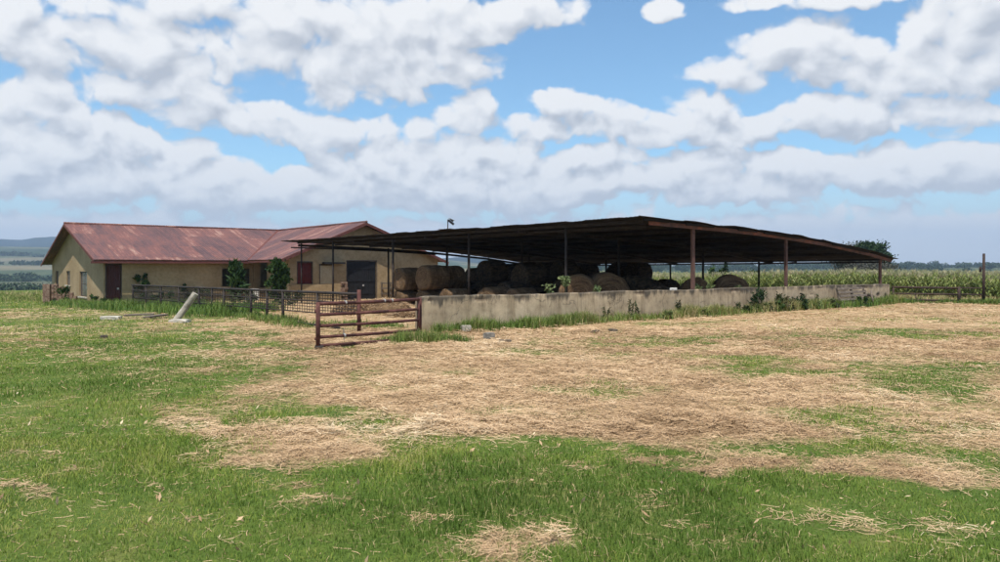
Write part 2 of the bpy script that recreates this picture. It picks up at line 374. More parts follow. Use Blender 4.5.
def strands(P, ln, w, tint, az=None, tilt=.12):
    """lying straw ribbons with a bend"""
    n = len(P); az = rng.random(n) * 2 * np.pi if az is None else az
    bend = (rng.random(n) - .5) * 1.3
    a1 = az + bend
    lnc = ln[:, None] / 2
    t1 = (rng.random(n) - .5) * 2 * tilt; t2 = (rng.random(n) - .5) * 2 * tilt
    d0 = np.stack([np.cos(az), np.sin(az), t1], 1); d1 = np.stack([np.cos(a1), np.sin(a1), t2], 1)
    s0 = np.stack([-np.sin(az), np.cos(az), (rng.random(n) - .5) * 1.2], 1)
    wv = w[:, None] / 2
    a = P - d0 * lnc; c = P + d1 * lnc
    V = np.stack([a - s0 * wv, a + s0 * wv, P + s0 * wv, P - s0 * wv, c + s0 * wv, c - s0 * wv], 1)
    V[:, :, 2] = np.maximum(V[:, :, 2], (P[:, 2] - .012)[:, None])
    V = V.reshape(-1, 3)
    b = np.arange(n)[:, None] * 6
    T = np.concatenate([b + [[0, 1, 2, 3]], b + [[3, 2, 4, 5]]], 1).reshape(-1, 4)
    return V, T, np.repeat(tint, 6)
def leaves(P, size, tint, flat=.5, elong=1.6, direc=None):
    """rhombic leaf quads, random orientation"""
    n = len(P); size = np.broadcast_to(size, n)[:, None]
    a = rng.normal(size=(n, 3)); 
    if direc is not None: a = a * .5 + direc
    a /= np.linalg.norm(a, axis=1)[:, None]
    b = rng.normal(size=(n, 3)); b = b - (b * a).sum(1)[:, None] * a; b /= np.linalg.norm(b, axis=1)[:, None]
    V = np.stack([P - a * size * elong / 2, P + b * size * .36, P + a * size * elong / 2, P - b * size * .36], 1).reshape(-1, 3)
    T = np.arange(n * 4).reshape(-1, 4)
    return V, T, np.repeat(tint, 4)
def cat(lst):
    Vs, Ts, ts = [], [], []; o = 0
    for V, T, t in lst:
        Vs.append(V); Ts.append(T + o); ts.append(t); o += len(V)
    return np.concatenate(Vs), np.concatenate(Ts), np.concatenate(ts)

# ================================================================== GROUND
def axis(n, a, k0, k1, c):
    t = np.linspace(-1, 1, n)
    return c + a * np.sinh(t * np.where(t < 0, k0, k1))
nx = 620; ny = 900
kx = math.asinh(6200 / 5.0)
xs = 5.0 * np.sinh(np.linspace(-kx, kx, nx))
ky0 = math.asinh(700 / 6.0); ky1 = math.asinh(6200 / 6.0)
ys = np.concatenate([8 - 6.0 * np.sinh(np.linspace(ky0, 0, 200))[:-1], 8 + 6.0 * np.sinh(np.linspace(0, ky1, 700))])
ny = len(ys)
XX, YY = np.meshgrid(xs, ys)
ZZ = terrain(XX, YY)
MK = straw_mask(XX, YY)
ZZ = ZZ + .035 * MK * (fbm(XX * 2.2, YY * 2.2, 3, 12)) * (np.hypot(XX, YY) < 60)
V = np.stack([XX.ravel(), YY.ravel(), ZZ.ravel()], 1)
idx = np.arange(nx * ny).reshape(ny, nx)
T = np.stack([idx[:-1, :-1], idx[:-1, 1:], idx[1:, 1:], idx[1:, :-1]], -1).reshape(-1, 4)
m, nt, b = newmat('field_ground')
tc = N(nt, 'TexCoord'); P = tc.outputs['Object']
at = N(nt, 'Attribute', attribute_name='tint')
n1 = noise(nt, 14, 6, .7, P); n2 = noise(nt, 2.2, 6, .65, P); n3 = noise(nt, .25, 5, .6, P)
fib = noise(nt, 1.0, 8, .75, mapping(nt, (34, 38, 10)))
mk = math_(nt, 'ADD', at.outputs['Fac'], math_(nt, 'MULTIPLY', math_(nt, 'SUBTRACT', n1, .5), .9))
mk = ramp(nt, mk, [(.34, (0, 0, 0)), (.80, (1, 1, 1))])
gcol = ramp(nt, math_(nt, 'ADD', math_(nt, 'MULTIPLY', n2, .5), math_(nt, 'MULTIPLY', n3, .5)), [(.33, (.050, .092, .018)), (.5, (.090, .135, .026)), (.68, (.19, .19, .06))])
gcol = mixc(nt, 1.0, gcol, ramp(nt, fib, [(.3, (.5, .5, .5)), (.6, (1.1, 1.1, 1.1))]), 'MULTIPLY')
scol = ramp(nt, math_(nt, 'ADD', math_(nt, 'MULTIPLY', fib, .65), math_(nt, 'MULTIPLY', n2, .35)), [(.33, (.14, .093, .048)), (.5, (.36, .25, .14)), (.66, (.52, .375, .225))])
near = mixc(nt, mk, gcol, scol)
# far country: patchwork of dry and green fields
vor = N(nt, 'TexVoronoi'); vor.inputs['Scale'].default_value = 1; L(nt, mapping(nt, (.0042, .0022, .001)), vor.inputs['Vector'])
sepc = N(nt, 'SeparateColor'); L(nt, vor.outputs['Color'], sepc.inputs[0])
fn = noise(nt, .006, 6, .6, P)
fcol = ramp(nt, math_(nt, 'ADD', math_(nt, 'MULTIPLY', sepc.outputs[0], .55), math_(nt, 'MULTIPLY', fn, .5)), [(.30, (.03, .05, .024)), (.46, (.06, .08, .038)), (.62, (.10, .10, .058)), (.82, (.19, .16, .10))])
cd = N(nt, 'VectorMath', operation='LENGTH'); L(nt, P, cd.inputs[0])
far = ramp(nt, math_(nt, 'MULTIPLY', cd.outputs['Value'], .001), [(.10, (0, 0, 0)), (.40, (1, 1, 1))])
L(nt, mixc(nt, far, near, fcol), b.inputs['Base Color'])
bump(nt, b, fib, .6, .03); b.inputs['Roughness'].default_value = .95; b.inputs['Specular IOR Level'].default_value = .1
g = np_mesh('ground', V, T, 4, m, MK.ravel(), smooth_=True); tag(g, kind='structure')

# ================================================================== SCATTERED GRASS AND HAY
UW = np.array([.783, .622]); UW /= np.linalg.norm(UW)          # along the bunker wall
A2 = np.array([-2.2, 20.5])                                     # its near end
WL = 28.2
def in_built(x, y):
    """inside the barn or on the wall line"""
    lx = (x - A2[0]) * UW[0] + (y - A2[1]) * UW[1]; ly = -(x - A2[0]) * UW[1] + (y - A2[1]) * UW[0]
    onwall = (lx > 0) & (lx < WL) & (ly > -.05) & (ly < .3)
    p = np.stack([np.asarray(x) - 4.98, np.asarray(y) - 26.3]); a_ = (p[0] * .730 + p[1] * .683) / (UW[0] * .730 + UW[1] * .683); b_ = (p[1] - a_ * UW[1]) / .730
    return onwall | ((a_ > .8) & (a_ < 19) & (b_ > .2) & (b_ < 25))
def fan(n, y0, y1, p):
    """points in a wedge in front of the viewpoint, thinning with distance"""
    u = rng.random(n)
    e = 2 - p
    y = (y0 ** e + u * (y1 ** e - y0 ** e)) ** (1 / e) if abs(e) > 1e-6 else y0 * (y1 / y0) ** u
    x = (rng.random(n) * 2 - 1) * (.80 * y + 1.5)
    return x, y
def scatter_grass(n, y0, y1, p, hs, ws):
    x, y = fan(n, y0, y1, p)
    mk = straw_mask(x, y)
    hn = fbm(x * .9, y * .9, 3, 21)
    keep = (rng.random(n) > mk * .97) & ~in_built(x, y)
    x, y, mk, hn = x[keep], y[keep], mk[keep], hn[keep]
    k = len(x); d = y / 5.0
    z = terrain(x, y)
    h = hs * (.22 + 2.3 * hn ** 1.7) * (.6 + .8 * rng.random(k)) * (1 - .4 * mk)
    w = ws * (.7 + .6 * rng.random(k)) * np.maximum(1, d ** .8)
    col = np.clip(.42 + (fbm(x * .35, y * .35, 4, 30) - .5) * 1.6 + (fbm(x * 2.4, y * 2.4, 2, 33) - .5) * .55 + rng.normal(size=k) * .13 + smooth(8, 26, y) * .30, 0, .87)
    dry = rng.random(k) < (.06 + .25 * mk)
    col = np.where(dry, .86 + .14 * rng.random(k), col)
    lean = .25 + .75 * rng.random(k)
    return blades(np.stack([x, y, z - .004], 1), h, w, lean, col)
G_ = [scatter_grass(190000, 2.6, 8, .6, .046, .0038), scatter_grass(190000, 8, 20, 1.0, .048, .0042), scatter_grass(120000, 20, 72, 1.3, .085, .0050)]
V, T, t = cat(G_)
o = np_mesh('grass', V, T, 3, M['grass'], t); tag(o, 'short bright green grass covering the field in the foreground', 'grass', kind='stuff')

def scatter_straw(n, y0, y1, p, l0, w0, thr=.0):
    x, y = fan(n, y0, y1, p)
    mk = straw_mask(x, y)
    clump = fbm(x * 3.2, y * 3.2, 3, 41)
    keep = (rng.random(n) < np.clip(mk ** 1.5 * 1.1 + .03, 0, 1)) & ~in_built(x, y)
    x, y, mk, clump = x[keep], y[keep], mk[keep], clump[keep]; k = len(x); d = y / 5.0
    z = terrain(x, y) + .035 * mk * fbm(x * 2.2, y * 2.2, 3, 12) + rng.random(k) * (.008 + .115 * mk * np.clip(clump * 2 - .5, 0, 1))
    ln = l0 * (.35 + 1.3 * rng.random(k) ** 1.5) * np.maximum(1, (d / 1.5) ** .35); w = w0 * (.6 + .8 * rng.random(k)) * np.maximum(1, d ** .75)
    col = np.clip(.52 + (fbm(x * .6, y * .6, 4, 50) - .5) * .9 + (clump - .5) * .5 + rng.normal(size=k) * .15, 0, 1)
    return strands(np.stack([x, y, z], 1), ln, w, col, tilt=.2)
S_ = [scatter_straw(200000, 2.6, 9, .5, .105, .0034), scatter_straw(260000, 8, 22, 1.0, .14, .0038), scatter_straw(110000, 22, 62, 1.3, .17, .0042)]
nf_ = 1500; fx_, fy_ = fan(nf_, 2.6, 26, 1.0); fz_ = terrain(fx_, fy_) + .02 + .03 * rng.random(nf_)
kp_ = ~in_built(fx_, fy_); S_.append(leaves(np.stack([fx_, fy_, fz_], 1)[kp_], .010 + .028 * rng.random(kp_.sum()) ** 2 + fy_[kp_] * .0008, np.clip(rng.normal(.6, .25, kp_.sum()), 0, 1), elong=2.0))
V, T, t = cat(S_)
o = np_mesh('hay_litter', V, T, 4, M['straw'], t); tag(o, 'loose dry cut hay strewn across the field', 'hay', kind='stuff')

# rank grass along the foot of things
def strip(p0, p1, n, wid, h, tintc=.5, hvar=.5, side=0):
    p0 = np.array(p0, float); p1 = np.array(p1, float); d = p1 - p0; ln = np.linalg.norm(d); nrm = np.array([d[1], -d[0]]) / ln
    t = rng.random(n); s = rng.normal(size=n) * .5
    pts = p0 + t[:, None] * d + nrm * ((s + side) * wid)[:, None]
    nn = fbm(t * ln * .7, t * 3 + n * .01, 3, 60); nh = fbm(pts[:, 0] * 1.1, pts[:, 1] * 1.1, 3, 61)
    keep = (rng.random(n) < np.clip(nh * 1.9 - .3, .12, 1)) & ~in_built(pts[:, 0], pts[:, 1])
    pts = pts[keep]; nh = nh[keep]; k = len(pts)
    hh = h * (.35 + 1.1 * nh ** 1.3 * 1.3) * (1 - hvar * rng.random(k))
    y = pts[:, 1]; w = .007 * np.maximum(1, y / 10) * (.6 + .8 * rng.random(k))
    col = np.clip(tintc + .08 + (nh - .5) * .7 + rng.normal(size=k) * .14, 0, 1)
    return blades(np.stack([pts[:, 0], y, terrain(pts[:, 0], y) - .01], 1), hh, w, .15 + .65 * rng.random(k), col)
def gp(px, py):
    """ground point under a pixel of the photograph"""
    Y = EYE * F / (py - HZ)
    for _ in range(6):
        Y = (EYE - G(X_at(px, Y), Y)) * F / (py - HZ)
    return (X_at(px, Y), Y)
tg = []
nrm = np.array([UW[1], -UW[0]])
for a0, a1, n, wid, h, tc_ in ((.2, 6, 5200, .38, .42, .42), (4.5, 14, 5200, .40, .42, .62), (11, 21, 7600, .44, .50, .70), (19, 28.6, 5200, .5, .48, .42)):
    tg.append(strip(A2 + UW * a0 + nrm * .42, A2 + UW * a1 + nrm * .42, n, wid, h, tc_))
tg.append(strip(gp(395, 342), gp(470, 343), 2000, .35, .30, .45))
tg.append(strip(A2 + UW * 28.4 + nrm * .5, (25.5, 36.6), 3800, .45, .36, .42))
tg.append(strip((25.0, 36.5), (31.5, 35.6), 3500, .45, .34, .55))
tg.append(strip((24.0, 38.6), (36, 39.6), 4500, 1.3, .5, .86))
tg.append(strip((20.0, 39.2), (25, 39.0), 2500, .9, .5, .84))
tg.append(strip(gp(108, 308), gp(232, 317), 9000, 1.3, .55, .32))
tg.append(strip(gp(60, 303), gp(125, 309), 3500, 1.3, .45, .40))
tg.append(strip(gp(205, 313), gp(312, 328), 5200, .6, .30, .45))
tg.append(strip((-17.5, 40.0), (-9.5, 30.5), 5200, .9, .5, .1))
tg.append(strip(gp(0, 296), gp(70, 301), 4500, 3.2, .35, .62))
tg.append(strip(gp(324, 324), gp(402, 329), 2600, .6, .22, .5))
tg.append(strip(gp(330, 338), gp(420, 341), 1500, .35, .16, .5))
tg.append(strip((-60, 60), (-30, 66), 5000, 5, .5, .75))
V, T, t = cat(tg)
o = np_mesh('tall_grass', V, T, 3, M['tallgrass'], t); tag(o, 'rank green and yellowing grass along the foot of walls and fences', 'tall grass', kind='stuff')

# ================================================================== BUNKER WALL
ang = math.atan2(UW[1], UW[0])
wall = empty('unused'); bpy.data.objects.remove(wall)
nxw, nzw = 700, 26
lx = np.linspace(0, WL, nxw); top = 1.0 + .012 * np.sin(lx * .9) + (fbm(lx * 1.7, lx * 0 + 3, 4, 70) - .5) * .05 + (fbm(lx * 9, lx * 0 + 3, 2, 71) - .5) * .02
top[-6:] -= np.linspace(0, .05, 6); top[:4] -= np.array([.05, .03, .01, .0])
zt = np.linspace(0, 1, nzw)
LX, ZT = np.meshgrid(lx, zt); ZW = -.3 + (top[None, :] + .3) * ZT
sp = np.zeros_like(LX)
def spx(px):  # distance along wall seen at a pixel column
    r = (px - 500) / F
    return (r * A2[1] - A2[0]) / (UW[0] - r * UW[1])
for (px, zc, a, hgt, s) in ((869, .80, .35, .10, .0), (862, .86, .55, .05, 1), (868, .42, .42, .11, 1), (872, .33, .30, .10, 1), (878, .48, .2, .1, .8), (812, .62, .25, .03, .6), (806, .5, .05, .15, .7),
                        (430, .93, .12, .05, .9), (482, .9, .3, .05, .6), (452, .82, .05, .05, .6), (523, .88, .10, .1, .5), (640, .93, .3, .04, .6), (676, .9, .2, .04, .6), (735, .92, .4, .05, .7), (820, .9, .3, .05, .6), (886, .25, .2, .3, 1), (845, .55, .5, .3, .35)):
    x0 = spx(px)
    wob = (fbm(LX * 6, ZW * 6, 3, 72) - .5) * 1.4
    d = ((LX - x0) / a) ** 2 + ((ZW - zc) / hgt) ** 2 + wob
    sp = np.maximum(sp, s * (1 - smooth(.5, 1.0, d)))
speck = fbm(LX * 8, ZW * 8, 3, 74); sp = np.maximum(sp, .45 * smooth(.80, .86, speck))
dep = .035 * sp + .012 * (fbm(LX * 1.5, ZW * 1.5, 3, 75) - .5)
V = [np.stack([LX.ravel(), dep.ravel(), ZW.ravel()], 1)]
idx = np.arange(nxw * nzw).reshape(nzw, nxw); T = [np.stack([idx[:-1, :-1], idx[:-1, 1:], idx[1:, 1:], idx[1:, :-1]], -1).reshape(-1, 4)]
# top strip, back and ends
bk = np.stack([lx, np.full(nxw, .24), top], 1); bb = np.stack([lx, np.full(nxw, .24), np.full(nxw, -.3)], 1)
o1 = nxw * nzw; V += [bk, bb]; i = np.arange(nxw - 1)
tp = idx[-1]
T.append(np.stack([tp[:-1], tp[1:], o1 + i + 1, o1 + i], -1)); T.append(np.stack([o1 + i, o1 + i + 1, o1 + nxw + i + 1, o1 + nxw + i], -1))
T = [np.asarray(q) for q in T]
e0 = []
for col_, rev in ((0, 0), (nxw - 1, 1)):
    n0 = o1 + 2 * nxw + (0 if not rev else nzw)
    V.append(np.stack([np.full(nzw, lx[col_]), np.full(nzw, .24), ZW[:, col_]], 1))
    k = np.arange(nzw - 1); e0.append(np.stack([idx[k, col_], n0 + k, n0 + k + 1, idx[k + 1, col_]], -1))
V = np.concatenate(V); T = np.concatenate(T + e0)
spa = np.concatenate([sp.ravel(), np.zeros(len(V) - sp.size)])
wall = np_mesh('bunker_wall', V, T, 4, M['bunker'], None)
a = wall.data.attributes.new('spall', 'FLOAT', 'POINT'); a.data.foreach_set('value', spa.astype(np.float32))
wall.location = (A2[0], A2[1], 0); wall.rotation_euler = (0, 0, ang)
tag(wall, 'long low grey plastered wall with mouldy top in front of the hay shed', 'wall')

def wp(s, off=0.0, z=None):
    """point on the ground: s metres along the wall, off metres in front of it"""
    p = A2 + UW * s + nrm * off
    return (float(p[0]), float(p[1]), G(p[0], p[1]) if z is None else z)

# ================================================================== HAY SHED
C2 = np.array([4.98, 26.3]); SU = UW; SW = np.array([-.683, .730]); SL = 25.3; SX = 19.3
def sh(x, y, z): 
    p = C2 + SU * x + SW * y; return (float(p[0]), float(p[1]), z)
PX = [-.5, 0, 2.8, 5.2, 7.2, 9.5, 12.5, 14.2, 17., 19.1, 19.8]
PZ = [3.475, 3.46, 3.385, 3.32, 3.25, 3.125, 2.92, 2.77, 2.49, 2.22, 2.13]
def prof(x, y): return np.interp(x, PX, PZ) - .15 * y / SL
fx = np.linspace(-.2, 19.4, 60); fy = np.linspace(.35, 25.6, 70); FX, FY = np.meshgrid(fx, fy)
fp_ = C2[None, None] + SU * FX[..., None] + SW * FY[..., None]; FZ = terrain(fp_[..., 0], fp_[..., 1]) + .03 + .04 * fbm(FX * 1.5, FY * 1.5, 3, 77)
ix_ = np.arange(FX.size).reshape(FX.shape)
o = np_mesh('shed_floor', np.stack([fp_[..., 0].ravel(), fp_[..., 1].ravel(), FZ.ravel()], 1), np.stack([ix_[:-1, :-1], ix_[:-1, 1:], ix_[1:, 1:], ix_[1:, :-1]], -1).reshape(-1, 4), 4,
    simple('shaded_shed_earth', [(.3, (.035, .026, .018)), (.55, (.07, .05, .033)), (.75, (.16, .11, .07))], 2.2), smooth_=True); tag(o, kind='structure')  # dark earth sheet added to darken the shed interior
shed = empty('hay_shed', (float(C2[0]), float(C2[1]), 0)); tag(shed, 'large open-sided hay shed with a low dark iron roof on rusty posts', 'shed')
def rel(o):   # keep world position under the empty
    o.matrix_parent_inverse = Matrix.Translation(Vector(shed.location)).inverted(); return o
# roof sheets, corrugated, each one laid a little crooked
V = []; T = []; off = 0
sw = .86; rows = np.linspace(-.30, 19.45, 9)
ncol = int((SL + .7) / sw)
for j in range(ncol + 1):
    y0 = -.32 + j * sw
    for i in range(8):
        x0 = rows[i] - .12; x1 = rows[i + 1]
        xo = (random.random() - .5) * (.16 if i == 0 else .05); 
        if i == 0: x0 += xo
        if i == 7: x1 += (random.random() - .5) * .12
        jy = (random.random() - .5) * .03; zo = .03 * i % .0001 + .085 + random.random() * .012; tl = (random.random() - .5) * .02
        na, nb = 17, 5
        yy = np.linspace(0, sw + .07, na); xx = np.linspace(x0, x1, nb)
        YG, XG = np.meshgrid(yy, xx)
        ZG = prof(XG, y0 + YG) + zo + tl * (YG / sw) + .017 * np.sin(YG * 2 * np.pi / .19)
        ZG = ZG + .03 * (1 - (XG - x0) / (x1 - x0)) * 0 + .022 * ((XG - x0) / (x1 - x0)) * (-1) + .02
        if i == 0 and random.random() < .5: ZG[0] += random.uniform(-.05, .03)
        if j == 0: ZG[:, :4] += (fbm(XG[:, :4] * 1.5, YG[:, :4] * 0 + 1, 2, 80) - .5) * .08
        p = C2[None, None] + SU * XG[..., None] + SW * (y0 + YG + jy)[..., None]
        top_ = np.concatenate([p, ZG[..., None]], -1).reshape(-1, 3); bot = top_.copy(); bot[:, 2] -= .006
        n = na * nb; ix = np.arange(n).reshape(nb, na)
        q = np.stack([ix[:-1, :-1], ix[1:, :-1], ix[1:, 1:], ix[:-1, 1:]], -1).reshape(-1, 4)
        per = np.concatenate([ix[0, :], ix[1:, -1], ix[-1, -2::-1], ix[-2:0:-1, 0]])
        pr = np.roll(per, -1)
        edge = np.stack([per, pr, pr + n, per + n], -1)
        V.append(np.concatenate([top_, bot])); T.append(np.concatenate([q, q[:, ::-1] + n, edge]) + off); off += 2 * n
V = np.concatenate(V); T = np.concatenate(T)
V[:, 0] -= C2[0]; V[:, 1] -= C2[1]
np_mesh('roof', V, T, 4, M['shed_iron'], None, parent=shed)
def sbeam(name, pts, w, h, mat, lab=None):
    mb = MB()
    for a, b_ in zip(pts[:-1], pts[1:]): mb.beam(a, b_, w, h)
    o = rel(mb.build(name, mat, shed)); 
    if lab: o['label'] = lab
    return o
# fascia: rusted channel along the near gable
xs_ = [.35, 2.8, 5.2, 7.2, 9.5, 12.5, 14.2, 17.0, 19.15]
mb = MB()
for k, (a, b_) in enumerate(zip(xs_[:-1], xs_[1:])):
    mb.beam(sh(a, -.05, float(prof(a, 0)) - .045), sh(b_ + .02, -.05 - .004 * (k % 2), float(prof(b_, 0)) - .045), .06, .15)
o = rel(mb.build('fascia_beam', M['beam'], shed)); o['label'] = 'rust red channel beam under the near roof edge'
# a few bent flashing strips above it
for a, b_, z0 in ((-.1, 1.3, .07), (2.3, 4.0, .05), (5.6, 6.9, .05), (7.4, 10.2, .045), (13, 16.5, .05)):
    mb = MB(); mb.beam(sh(a, -.16, float(prof(a, 0)) + z0 - .03), sh(b_, -.17, float(prof(b_, 0)) + z0 - .02), .03, .09); rel(mb.build('flashing', M['shed_iron'], shed))
# rafters and eave beams, coloured dark to deepen the shade under the roof
for y in (6.3, 12.7, 19.0, 25.1):
    pts = [sh(x, y, float(prof(x, y)) - .10 - (0.05 if y > 25 else 0)) for x in (.1, 5, 9.5, 14.2, 19.1)]
    sbeam('rafter', pts, .08, .14, M['pipe_dark'])
sbeam('rafter', [sh(-.3, 25.2, 3.02), sh(3, 25.2, 2.98), sh(6.0, 25.2, 2.9), sh(10.0, 25.2, 2.72)], .07, .08, M['pipe_dark'])
for k, x in enumerate((.15, 2.6, 5.0, 7.4, 9.8, 12.2, 14.6, 16.9, 19.0)):
    sbeam('purlin', [sh(x, .05, float(prof(x, 0)) - .01), sh(x, 12, float(prof(x, 12)) - .01), sh(x, 25.25, float(prof(x, 25)) - .01)], .06, .10, M['pipe_dark'])
sbeam('eave_beam', [sh(.62, .3, 3.30), sh(.62, 8, 3.26), sh(.62, 17, 3.20), sh(.62, 25.0, 3.15)], .06, .07, M['pipe_dark'])
sbeam('eave_beam', [sh(18.8, .1, float(prof(18.8, 0)) - .16), sh(18.8, 25, float(prof(18.8, 25)) - .16)], .07, .09, M['pipe_dark'])
def sy_at(px, x):
    r = (px - 500) / F; p = C2 + SU * x
    return (p[0] - r * p[1]) / (r * SW[1] - SW[0])
def sx_at(px):
    return spx(px) - float(np.dot(C2 - A2, UW))
posts = []
for px, w in ((696, .14), (789, .125), (883, .14)):
    x = sx_at(px); posts.append((x, .0, w, 'rust'))
for px in (566, 469, 393, 333): posts.append((.2, sy_at(px, .2), .11, 'dark'))
posts.append((.2, 24.9, .09, 'dark'))
for y in (6.9, 12.9, 19., 25.): posts.append((18.7, y, .11, 'dark'))
for y in (6.3, 12.7, 19.0, 25.0):
    for x in (6.2, 12.6): posts.append((x, y, .11, 'dark'))
for (x, y, w, kd) in posts:
    p = sh(x, y, 0); z0 = G(p[0], p[1]) - .1; z1 = float(prof(x, y)) - (.12 if y < .1 else .05)
    mb = MB()
    if y < .1:
        # channel section: web and two flanges, with a cap plate
        q = C2 + SU * x + SW * .0; R_ = Matrix.Translation((p[0], p[1], 0)) @ Matrix.Rotation(ang, 4, 'Z')
        mb.box(-w / 2, w / 2, .02, .035, z0, z1, R_); mb.box(-w / 2, -w / 2 + .014, .035, .12, z0, z1, R_); mb.box(w / 2 - .014, w / 2, .035, .12, z0, z1, R_)
        mb.box(-w * .9, w * .9, -.02, .14, z1 + .003, z1 + .02, R_)
        o = rel(mb.build('post', M['beam'] if px else M['beam'], shed)); o.data.materials[0] = M['post']
    else:
        mb.tube((p[0], p[1], z0), (p[0], p[1], z1), w / 2, w / 2, 10); rel(mb.build('post', M['pipe_dark'], shed, True))  # posts inside get a dark colour that stands in for shade
# brace at the back post
mb = MB(); p = sh(18.7, 6.9, 2.0); mb.beam(p, sh(18.6, 4.6, 2.12), .05, .05); rel(mb.build('brace', M['post'], shed))

# ================================================================== HAY BALES
def bale_mesh(seed, r, w):
    rs = np.random.default_rng(seed)
    na, nw = 56, 12
    V = []; 
    prof_ = [(-.5, 0.0), (-.5, .3), (-.505, .6), (-.495, .85), (-.46, .975), (-.40, 1.0), (-.2, 1.01), (0, 1.005), (.2, 1.01), (.40, 1.0), (.46, .975), (.495, .85), (.505, .6), (.5, .3), (.5, 0)]
    for (t, q) in prof_:
        for k in range(na):
            a = 2 * math.pi * k / na
            rr = r * q * (1 + .03 * math.sin(2 * a + seed) + .015 * math.sin(5 * a + seed * 2))
            V.append((math.cos(a) * rr, t * w, math.sin(a) * rr))
    V = np.array(V); nz = fbm(V[:, 0] * 7 + seed, V[:, 2] * 7 + V[:, 1] * 5, 3, seed) - .5
    rad = V.copy(); rad[:, 1] = 0; ln = np.linalg.norm(rad, axis=1)[:, None] + 1e-6
    V = V + rad / ln * nz[:, None] * .10; V[:, 1] += (fbm(V[:, 0] * 9, V[:, 2] * 9, 3, seed + 5) - .5) * .07
    # sagged flat where it rests, slightly squashed
    V[:, 2] = np.where(V[:, 2] < -.80 * r, -.80 * r + (V[:, 2] + .80 * r) * .2, V[:, 2]); V[:, 2] *= .97
    V[:, 2] += -V[:, 2].min()
    n = len(prof_); idx = np.arange(n * na).reshape(n, na)
    T = np.stack([idx[:-1], np.roll(idx[:-1], -1, 1), np.roll(idx[1:], -1, 1), idx[1:]], -1).reshape(-1, 4)
    me = bpy.data.meshes.new('hay_bale'); me.from_pydata(V.tolist(), [], T.tolist()); me.validate(); me.update()
    me.polygons.foreach_set('use_smooth', [True] * len(me.polygons)); me.materials.append(M['hay']); return me
BM = [bale_mesh(s, .66, 1.2) for s in range(4)] + [bale_mesh(9, .80, 1.3)]
BO = []
for q_ in BM: q2 = q_.copy(); q2.materials[0] = M['hay_shaded']; BO.append(q2)  # same bales with the shade painted into their colour, for the deep rows
bale_i = [0]
def bale(x, y, z, rz, label, group, scale=1.0, k=None, sz=None):
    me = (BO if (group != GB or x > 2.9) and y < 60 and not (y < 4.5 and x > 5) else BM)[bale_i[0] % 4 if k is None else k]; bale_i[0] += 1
    o = bpy.data.objects.new('hay_bale', me); COL.objects.link(o)
    p = sh(x, y, 0); o.location = (p[0], p[1], G(p[0], p[1]) + z); o.rotation_euler = (0, random.uniform(-.03, .03), ang + rz); o.scale = (scale, scale, scale if sz is None else sz)
    tag(o, label, 'hay bale', group); return o
GB = 'round hay bales stored under the shed roof'
# --- by the open left side, near the barn
def bpx(px, x): return sy_at(px, x)
H = 1.22
bale(1.05, bpx(408, 1.05), H * .62, R(90), 'sunlit round hay bale furthest left on top of the stack', GB, .98)
bale(1.2, bpx(433, 1.2), H * .62, R(90), 'round hay bale second from the left on top of the stack', GB, 1.05)
bale(2.6, bpx(449, 2.6), H * .62, R(90), 'third round hay bale on top of the left stack, half in shade', GB, 1.05)
bale(1.1, bpx(407, 1.1), 0, R(90), 'round hay bale at the bottom left of the sunlit stack', GB, 1.0, sz=.66)
bale(1.3, bpx(432, 1.3), 0, R(90), 'squashed round hay bale under the second bale of the left stack', GB, 1.0, sz=.66)
bale(2.6, bpx(451, 2.6), 0, R(90), 'squashed round hay bale under the third bale of the left stack', GB, 1.05, sz=.64)
bale(1.1, bpx(455, 1.1), 0, R(80), 'low slumped hay bale in front of the left stack beside the wall', GB, .95, sz=.72)
bale(1.2, bpx(495, 1.2), 0, R(95), 'low slumped hay bale left of the third roof post, catching light', GB, 1.0, sz=.80)
bale(1.6, bpx(522, 1.6), 0, R(85), 'low hay bale left of the shed post at mid wall', GB, .95, sz=.78)
bale(5.2, bpx(492, 5.2), H * .9, R(90), 'shaded round hay bale on the second tier behind the slumped bales', GB, 1.0)
bale(4.9, bpx(488, 4.9), 0, R(90), 'shaded hay bale beneath the second tier behind the slumped bales', GB, 1.0)
# --- behind the wall on the right, humps against the light
bale(sx_at(770) - .0, 1.75, 0, R(-50), 'large rounded hay bale just left of the second wall post', GB, 1.0, 4, 1.06)
bale(sx_at(742), 2.1, 0, R(-50), 'slumped lower hay bale left of the large rounded bale', GB, 1.0, sz=1.18)
bale(sx_at(716), 2.6, 0, R(-50), 'flattened dark hay bale to the right of the first wall post', GB, 1.0, sz=.92)
bale(sx_at(697), 4.4, 0, R(-50), 'tall dark hay bale seen behind the first wall post', GB, 1.0, 4, 1.12)
bale(sx_at(664), 3.9, 0, R(-50), 'dark hay bale left of the first wall post', GB, 1.0, 4, 1.08)
bale(2.3, 3.5, 0, R(-40), 'broad upright hay bale in the dark beside the mid wall', GB, 1.05, 4, 1.12)
bale(3.6, 5.6, 0, R(0), 'dark hay bale in the second line behind the broad upright bale', GB, 1.0)
bale(7.0, 5.2, 0, R(0), 'dark hay bale in the second line behind the first wall post', GB, 1.0)
